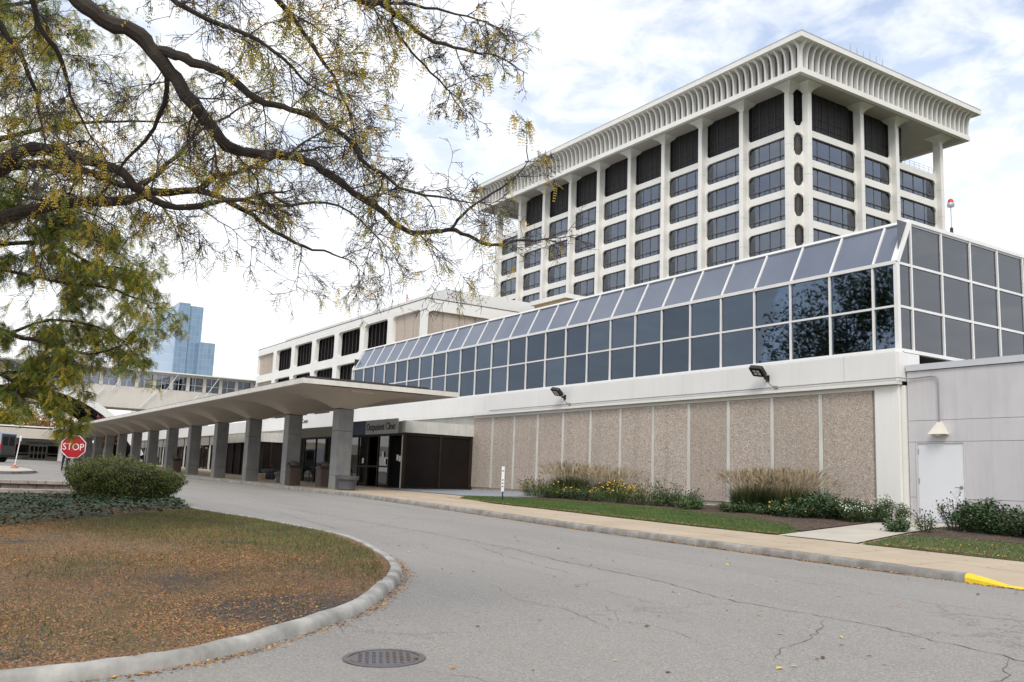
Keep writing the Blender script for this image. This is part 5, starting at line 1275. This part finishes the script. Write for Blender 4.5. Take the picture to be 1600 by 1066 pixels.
class FastIsl:      # cached island height for scatter
    def __init__(s): s.g = {}
    def __call__(s, x, y):
        k = (round(x * 2), round(y * 2))
        if k not in s.g: s.g[k] = isl_z(k[0] / 2, k[1] / 2) - road_z(k[0] / 2, k[1] / 2)
        return road_z(x, y) + s.g[k]
FI_ = FastIsl()
# ---- ivy bank
IVY = [(-19.4, 1.4), (-20.5, 2.6), (-21.4, 3.6), (-22.6, 5.0), (-23.5, 5.95), (-24.6, 6.15), (-26.4, 6.45), (-28.0, 6.3), (-27.7, 4.3), (-27.5, -2), (-18.0, -2), (-18.3, -.3)]
iv = MB(); rnd = random.Random(9)
for k in range(24000):
    x, y = rnd.uniform(-28.5, -18), rnd.uniform(-2, 6.5)
    if not inpoly((x, y), IVY): continue
    edge = min(1, min(math.dist((x, y), p) for p in IVY) / .8); h = (.10 + .12 * (.5 + .5 * math.sin(x * 3.1 + y * 2.3) * math.sin(y * 4.1 - x))) * (.35 + .65 * edge)
    p = Vector((x, y, FI_(x, y) + h * rnd.random() ** .5)); d = Vector((rnd.gauss(0, 1), rnd.gauss(0, 1), rnd.gauss(0, .25))).normalized(); s = d.cross(Vector((rnd.gauss(0, .3), rnd.gauss(0, .3), 1))).normalized(); L = rnd.uniform(.05, .09)
    iv.mi = rnd.choices([0, 1], [3, 1])[0]; n = len(iv.v)
    iv.v += [tuple(p), tuple(p + s * L * .55 + d * L * .25), tuple(p + d * L * .55 + s * L * .25), tuple(p + d * L), tuple(p + d * L * .55 - s * L * .25), tuple(p - s * L * .55 + d * L * .25)]
    iv.f.append(tuple(n + i for i in range(6))); iv.m.append(iv.mi)
tag(iv.obj('ivy_ground_cover', ['ivy', 'ivy_pale'], fix=False), 'dark green ivy covering the bank below the hedge', 'ivy', kind='stuff')
# ---- grass and fallen leaves
def blades(name, poly, n, fn, h0, h1, mats, wts, label, keep=None, sd=1, w=.006):
    rnd = random.Random(sd); mb = MB(); xs = [p[0] for p in poly]; ys = [p[1] for p in poly]; c = 0; tries = 0
    while c < n and tries < n * 6:
        tries += 1; x, y = rnd.uniform(min(xs), max(xs)), rnd.uniform(min(ys), max(ys))
        if not inpoly((x, y), poly) or (keep and rnd.random() > keep(x, y)): continue
        c += 1; z = fn(x, y); a = rnd.uniform(0, 6.28); h = rnd.uniform(h0, h1); lx, ly = rnd.gauss(0, .5) * h, rnd.gauss(0, .5) * h
        mb.mi = rnd.choices(range(len(mats)), wts)[0]; mb.tri((x - w * math.cos(a), y - w * math.sin(a), z - .01), (x + w * math.cos(a), y + w * math.sin(a), z - .01), (x + lx, y + ly, z + h))
    return tag(mb.obj(name, mats, fix=False), label, 'grass', kind='stuff')
LAWN_L = [p for p in ISL if p[0] > -26] + [(-24, -6)]
LAWN_L = [(-11.5, 5.55), (-13.9, 6.45), (-17.4, 7.02), (-21.2, 6.66), (-24, 6.1), (-22.6, 5.0), (-20.5, 2.6), (-18.6, 0), (-17, -4), (-9, -4), (-7.85, -1), (-7.75, 1.1), (-8.25, 2.8), (-9.4, 4.1), (-10.4, 4.95)]
def green(x, y):
    d = math.sin(x * .9 + y * .5) * math.sin(y * 1.1 - x * .35 + .7)
    e = smooth((x * -.35 + y - 8.0) / 4.0)         # greener towards the drive
    return min(1, .06 + .75 * max(0, e) + .22 * max(0, d))
blades('grass', LAWN_L, 42000, FI_, .02, .055, ['grass_green', 'grass_dry', 'reed_green'], [3, 4, 2], 'thin dry grass of the worn lawn on the island', green, 5, .005)
blades('grass', LAWN_A, 52000, lambda x, y: terr_z(x, y) + .012, .025, .055, ['grass_green', 'grass_green', 'reed_green'], [4, 3, 1], 'short green lawn grass in front of the pebble wall', None, 6, .008)
blades('grass', LAWN_B, 26000, lambda x, y: terr_z(x, y) + .012, .025, .05, ['grass_green', 'reed_green', 'grass_dry'], [3, 3, 2], 'short lawn grass at the right beside the door path', None, 7, .008)
def litter(name, n, pick, fn, label, sd, sz=(.02, .045), wts=(5, 3, 1.2, 3)):
    rnd = random.Random(sd); mb = MB()
    for _ in range(n):
        pt = pick(rnd)
        if pt is None: continue
        x, y = pt; z = fn(x, y) + .006; a = rnd.uniform(0, 6.28); L = rnd.uniform(*sz); Wd = L * rnd.uniform(.25, .6); t = rnd.uniform(0, .5) * L
        d = Vector((math.cos(a), math.sin(a), 0)); s = Vector((-d.y, d.x, 0)); p = Vector((x, y, z)); mb.mi = rnd.choices([0, 1, 2, 3], wts)[0]
        mb.quad(tuple(p - d * L * .5), tuple(p + s * Wd * .5 + Vector((0, 0, t * .6))), tuple(p + d * L * .5 + Vector((0, 0, t * .4))), tuple(p - s * Wd * .5 + Vector((0, 0, rnd.uniform(0, .01)))))
    return tag(mb.obj(name, ['litter_orange', 'litter_tan', 'litter_yellow', 'litter_brown'], fix=False), label, 'leaves', kind='stuff')
def pk_lawn(r):
    x, y = r.uniform(-24, -7.5), r.uniform(-4, 7)
    if not inpoly((x, y), LAWN_L): return None
    s = math.sin(x * .8 + y * .6 + .5) * math.sin(y * 1.1 - x * .5) + .4 * math.sin(2.3 * x + 1) * math.sin(2.9 * y + x)
    return (x, y) if r.random() < (.07 + .93 * smooth((s + .30) / .8)) * (1.1 - .7 * green(x, y)) else None
litter('fallen_leaves', 150000, pk_lawn, FI_, 'orange and brown fallen leaves over the worn lawn', 21, (.012, .038), (6, 3, .7, 3))
def pk_kerb(r):
    x = r.triangular(-32, 0, -14); y = kerbY(x) - abs(r.gauss(0, .055)) - .01
    return (x, y) if math.sin(x * 1.7) + math.sin(x * .63 + 2) > -0.5 or r.random() < .35 else None
litter('fallen_leaves', 7000, pk_kerb, road_z, 'orange leaves gathered in the gutter along the pavement kerb', 22, (.025, .055))
def pk_isl(r):
    i = r.randrange(len(ISL)); a, b = ISL[i], ISL[(i + 1) % len(ISL)]; t = r.random(); p = Vector((a[0] + (b[0] - a[0]) * t, a[1] + (b[1] - a[1]) * t)); n = Vector((b[1] - a[1], -(b[0] - a[0]))).normalized() * s_
    if p.x < -14 or p.y < .5: return None
    q = p + n * (abs(r.gauss(0, .07)) + .015); return (q.x, q.y)
litter('fallen_leaves', 3600, pk_isl, road_z, 'orange leaves lying along the curved island kerb', 23, (.02, .05))
litter('fallen_leaves', 170, lambda r: (r.uniform(-16, -1), r.uniform(3.5, 12.8)), road_z, 'odd yellow and brown leaves scattered over the asphalt', 24, (.03, .09), (2, 3, 3, 3))
def pk_edge(r):
    x = r.uniform(-28, 4)
    if -13.4 < x < -11.4: return None
    return (x, 15.58 + abs(r.gauss(0, .16)))
litter('fallen_leaves', 6500, pk_edge, lambda x, y: terr_z(x, y) + .03, 'orange leaves along the lawn edge of the pavement', 25, (.02, .05))
litter('fallen_leaves', 900, lambda r: (r.uniform(-11, 4), r.uniform(15.6, 18.6)), lambda x, y: terr_z(x, y) + .04, 'pale fallen leaves on the lawn right of the door path', 26, (.03, .06), (1, 4, 2, 1))
litter('fallen_leaves', 260, lambda r: (r.uniform(-30, 0), r.uniform(13.4, 15.5)), lambda x, y: terr_z(x, y) + .006, 'few stray leaves on the pale pavement', 27, (.02, .05))
def pk_bed(r):
    p = (r.uniform(-29, 5), r.uniform(17, 22.6)); return p if inpoly(p, BED_A) or inpoly(p, BED_B) else None
litter('wood_chips', 16000, pk_bed, lambda x, y: terr_z(x, y) + .02, 'brown bark chips and dead leaves over the planting beds', 28, (.02, .05), (1.2, 1, 0, 6))
# ---- border plants
def reed(x, y, r_, h, label, n=900, sd=1):
    z = terr_z(x, y) + .02; t = thing('ornamental_grass', (x, y, z), label, 'ornamental grass', 'ornamental grasses along the pebble wall'); rnd = random.Random(sd); b = MB(); pl = MB()
    n = int(n * 1.7)
    for k in range(n):
        a = rnd.uniform(0, 6.28); r0 = r_ * .66 * math.sqrt(rnd.random()); lean = rnd.random() * r_ * .85; hh = h * rnd.uniform(.40, .85) * (1 - .35 * (r0 / r_) ** 2); plume = k % 7 == 0
        if plume: hh = h * rnd.uniform(.68, 1.0) * (1 - .22 * (r0 / r_) ** 2); lean *= .95
        p0 = Vector((r0 * math.cos(a), r0 * math.sin(a), 0)); d = Vector((math.cos(a + rnd.gauss(0, .5)), math.sin(a + rnd.gauss(0, .5)), 0)); P = []
        for i in range(5):
            s = i / 4; P.append(p0 + d * lean * s ** 1.8 + Vector((0, 0, hh * (s - (.0 if plume else .22) * s ** 3))))
        w = .010; sd_ = d.cross(Vector((0, 0, 1))); b.mi = 0 if not plume else rnd.choice([0, 1])
        for i in range(4):
            w0, w1 = w * (1 - i / 4.6), w * (1 - (i + 1) / 4.6); b.mi = (0 if i < 3 or rnd.random() < .75 else 1) if not plume else (0 if i < 2 else 1)
            b.quad(tuple(P[i] - sd_ * w0), tuple(P[i] + sd_ * w0), tuple(P[i + 1] + sd_ * w1), tuple(P[i + 1] - sd_ * w1))
        if plume:
            e = P[-1]; dd = (P[-1] - P[-2]).normalized(); L = rnd.uniform(.16, .28)
            for q in range(3): o = Vector((rnd.gauss(0, .02), rnd.gauss(0, .02), 0)); leaf_quad(pl, e - dd * .1 + o, dd + Vector((rnd.gauss(0, .12), rnd.gauss(0, .12), 0)), rnd_unit(), L, .022)
    tag(b.obj('blades', ['reed_green', 'reed_tan'], t, fix=False), kind='stuff'); tag(pl.obj('plumes', ['plume'], t, fix=False), kind='stuff')
reed(-28.6, 21.5, 1.05, 1.35, 'broad ornamental grass clump with tan plumes, leftmost by the wall', 1300, 31)
reed(-26.3, 21.6, .8, 1.22, 'smaller ornamental grass clump right of the leftmost one', 800, 32)
reed(-19.3, 21.4, .95, 1.30, 'ornamental grass clump behind the low shrubs, left half of the pair', 1200, 33)
reed(-18.0, 21.5, .95, 1.30, 'ornamental grass clump behind the low shrubs, right half of the pair', 1200, 34)
def bush(x, y, rx, ry, h, mats, wts, label, n, leaf=.05, fl=None, nf=0, name='flowering_shrub', cat='shrub', seeds=0, sd=1, tall=0):
    z = terr_z(x, y) + .02; t = thing(name, (x, y, z), label, cat, 'border shrubs by the clinic'); rnd = random.Random(sd); st_ = MB(); lf_ = MB(); fm_ = MB(); tips = []
    rx *= 1.28; ry *= 1.25; n = int(n * 2.4); ns = max(16, int(rx * ry * 110))
    for k in range(ns):
        a = rnd.uniform(0, 6.28); r0 = math.sqrt(rnd.random()); hh = h * rnd.uniform(.55, 1.0) * (1 - .35 * r0 ** 2) + (tall if rnd.random() < .15 else 0)
        e = Vector((rx * r0 * math.cos(a), ry * r0 * math.sin(a), hh)); b0 = Vector((e.x * .6, e.y * .6, 0)); st_.tube([tuple(b0), tuple((b0 + e) / 2 + Vector((0, 0, .04))), tuple(e)], [.007, .005, .003], 3, cap=False); tips.append((b0, e))
    for k in range(n):
        b0, e = rnd.choice(tips); s = rnd.random() ** .6; p = b0.lerp(e, s) + Vector((rnd.gauss(0, .05), rnd.gauss(0, .05), rnd.gauss(0, .03))); p.z = max(.01, p.z)
        lf_.mi = rnd.choices(range(len(mats)), wts)[0]; leaf_quad(lf_, p, Vector((rnd.gauss(0, 1), rnd.gauss(0, 1), rnd.gauss(.1, .5))), Vector((rnd.gauss(0, .6), rnd.gauss(0, .6), 1)), leaf * rnd.uniform(.6, 1.3), leaf * .5)
    st_.obj('stems', 'leaf_shrub_dark', t, fix=False); tag(lf_.obj('leaves', mats, t, fix=False), kind='stuff')
    if fl:
        for k in range(nf):
            b0, e = rnd.choice(tips); p = e + Vector((rnd.gauss(0, .06), rnd.gauss(0, .06), rnd.uniform(-.05, .05))); r_ = rnd.uniform(.018, .034) if fl == 'flower_yellow' else .016
            n0 = len(fm_.v); nn = (Vector((rnd.gauss(0, .5), rnd.gauss(-.5, .5), 1))).normalized(); u = nn.orthogonal().normalized(); v = nn.cross(u)
            fm_.v += [tuple(p + u * r_ * math.cos(i * 1.0472) + v * r_ * math.sin(i * 1.0472)) for i in range(6)]; fm_.f.append(tuple(n0 + i for i in range(6))); fm_.m.append(0)
        tag(fm_.obj('flowers', [fl], t, fix=False), kind='stuff')
    if seeds:
        sm2 = MB()
        for k in range(seeds): b0, e = rnd.choice(tips); p = e + Vector((rnd.gauss(0, .06), rnd.gauss(0, .06), rnd.uniform(.03, .16))); sm2.tube([tuple(p - Vector((0, 0, .02))), tuple(p + Vector((0, 0, .015)))], .016, 5); sm2.tube([tuple(e), tuple(p)], .003, 3, cap=False)
        tag(sm2.obj('seed_heads', 'seedhead', t, fix=False), kind='stuff')
G = ['leaf_shrub', 'leaf_shrub_dark', 'leaf_olive']
bush(-30.0, 20.9, .75, .6, .75, G, [2, 3, 2], 'flowering shrub with dark seed heads at the left end of the border', 1300, .05, 'flower_yellow', 60, seeds=70, sd=41)
bush(-28.2, 20.4, .9, .6, .60, G, [3, 4, 2], 'dark leafy shrub at the foot of the leftmost ornamental grass', 1900, .055, 'flower_yellow', 40, sd=42)
bush(-26.3, 20.4, .7, .55, .62, G, [3, 4, 1], 'dark shrub below the smaller ornamental grass clump', 1500, .055, 'flower_yellow', 36, sd=43)
bush(-24.6, 20.4, .85, .55, .78, G, [4, 2, 2], 'shrub thick with yellow daisies in the middle of the border', 1500, .05, 'flower_yellow', 210, sd=44)
bush(-23.2, 20.5, .55, .5, .72, G, [4, 2, 2], 'sparser yellow daisy plant right of the thick one', 900, .05, 'flower_yellow', 60, seeds=24, sd=45)
bush(-22.3, 20.5, .5, .45, .55, G, [5, 2, 1], 'green leafy plant with one tall spike in the border', 900, .07, None, 0, sd=46, tall=.45)
bush(-21.3, 20.6, .5, .45, .62, G, [4, 3, 1], 'leafy plant with dark seed heads near the bare mulch', 800, .06, None, 0, seeds=30, sd=47)
bush(-20.7, 20.1, .42, .4, .36, G, [5, 2, 1], 'low leafy plant beside the bare mulch strip', 700, .07, None, 0, sd=48)
bush(-19.2, 20.3, .36, .3, .30, G, [5, 2, 1], 'small low plant alone on the mulch', 420, .07, None, 0, sd=49)
bush(-18.4, 20.7, .8, .45, .34, G, [5, 3, 1], 'low green plant under the left of the paired grasses', 1200, .07, None, 0, sd=50)
bush(-17.2, 20.6, .6, .5, .48, ['leaf_shrub', 'ivy_pale', 'leaf_shrub_dark'], [3, 3, 2], 'low shrub with a few orange flowers below the paired grasses', 1300, .07, 'flower_yellow', 26, sd=51)
bush(-16.55, 21.2, .65, .55, .80, ['leaf_shrub', 'ivy_pale', 'leaf_shrub_dark'], [3, 3, 2], 'bushy blue green shrub right of the paired grasses', 1700, .08, None, 0, sd=52)
bush(-15.9, 21.3, .5, .5, .62, ['leaf_shrub_dark', 'leaf_shrub'], [3, 1], 'dark shrub in front of the white corner pillar', 1200, .07, None, 0, sd=53)
bush(-15.35, 21.0, .55, .6, .58, ['reed_green', 'leaf_shrub'], [3, 2], 'airy plant with tiny white flowers left of the door path', 1500, .06, 'flower_white', 260, sd=54)
bush(-14.85, 21.6, .4, .5, .68, ['reed_green', 'leaf_shrub'], [3, 2], 'airy white flowered plant nearest the service door', 1200, .06, 'flower_white', 170, sd=55)
bush(-12.85, 18.95, .25, .22, .30, ['ivy_pale', 'leaf_shrub'], [3, 2], 'small round leaved plant at the path edge', 260, .09, None, 0, sd=56)
bush(-12.45, 19.4, .18, .18, .45, ['reed_green', 'leaf_shrub'], [2, 2], 'thin upright seedling plant beside the path', 200, .06, None, 0, seeds=12, sd=57)
bush(-12.55, 21.0, .5, .5, .78, ['leaf_shrub_dark', 'seedhead'], [3, 1], 'dark plant with purple seed heads right of the door', 700, .05, None, 0, seeds=80, sd=58)
bush(-11.75, 20.8, .62, .6, .80, ['leaf_shrub', 'ivy_pale', 'leaf_shrub_dark'], [4, 2, 2], 'rounded bright green shrub right of the service door', 2200, .09, None, 0, sd=59)
bush(-10.9, 20.6, .6, .6, .66, ['leaf_shrub', 'leaf_shrub_dark'], [2, 3], 'loose shrub left of the clipped dark hedge', 1500, .07, None, 0, seeds=40, sd=60)
bush(-9.6, 20.3, .9, .7, .74, ['leaf_shrub_dark', 'leaf_hedge_brown', 'leaf_dark'], [4, 1, 2], 'dense dark clipped shrub at the right edge', 4200, .06, None, 0, sd=61)
bush(-7.9, 20.3, .9, .7, .74, ['leaf_shrub_dark', 'leaf_hedge_brown', 'leaf_dark'], [4, 1, 2], 'dense dark clipped shrub farthest right, cut by the frame', 4200, .06, None, 0, sd=62)

# ---------------------------------------------------------------- lift the place so that the road by the camera lies near zero
for o in SC.objects:
    if o.parent is None and o.type not in ('CAMERA', 'LIGHT'): o.location.z += Z0
SC.render.engine = 'CYCLES'
SC.cycles.max_bounces = 6; SC.cycles.transparent_max_bounces = 12; SC.cycles.caustics_reflective = False; SC.cycles.caustics_refractive = False
SC.cycles.use_denoising = True
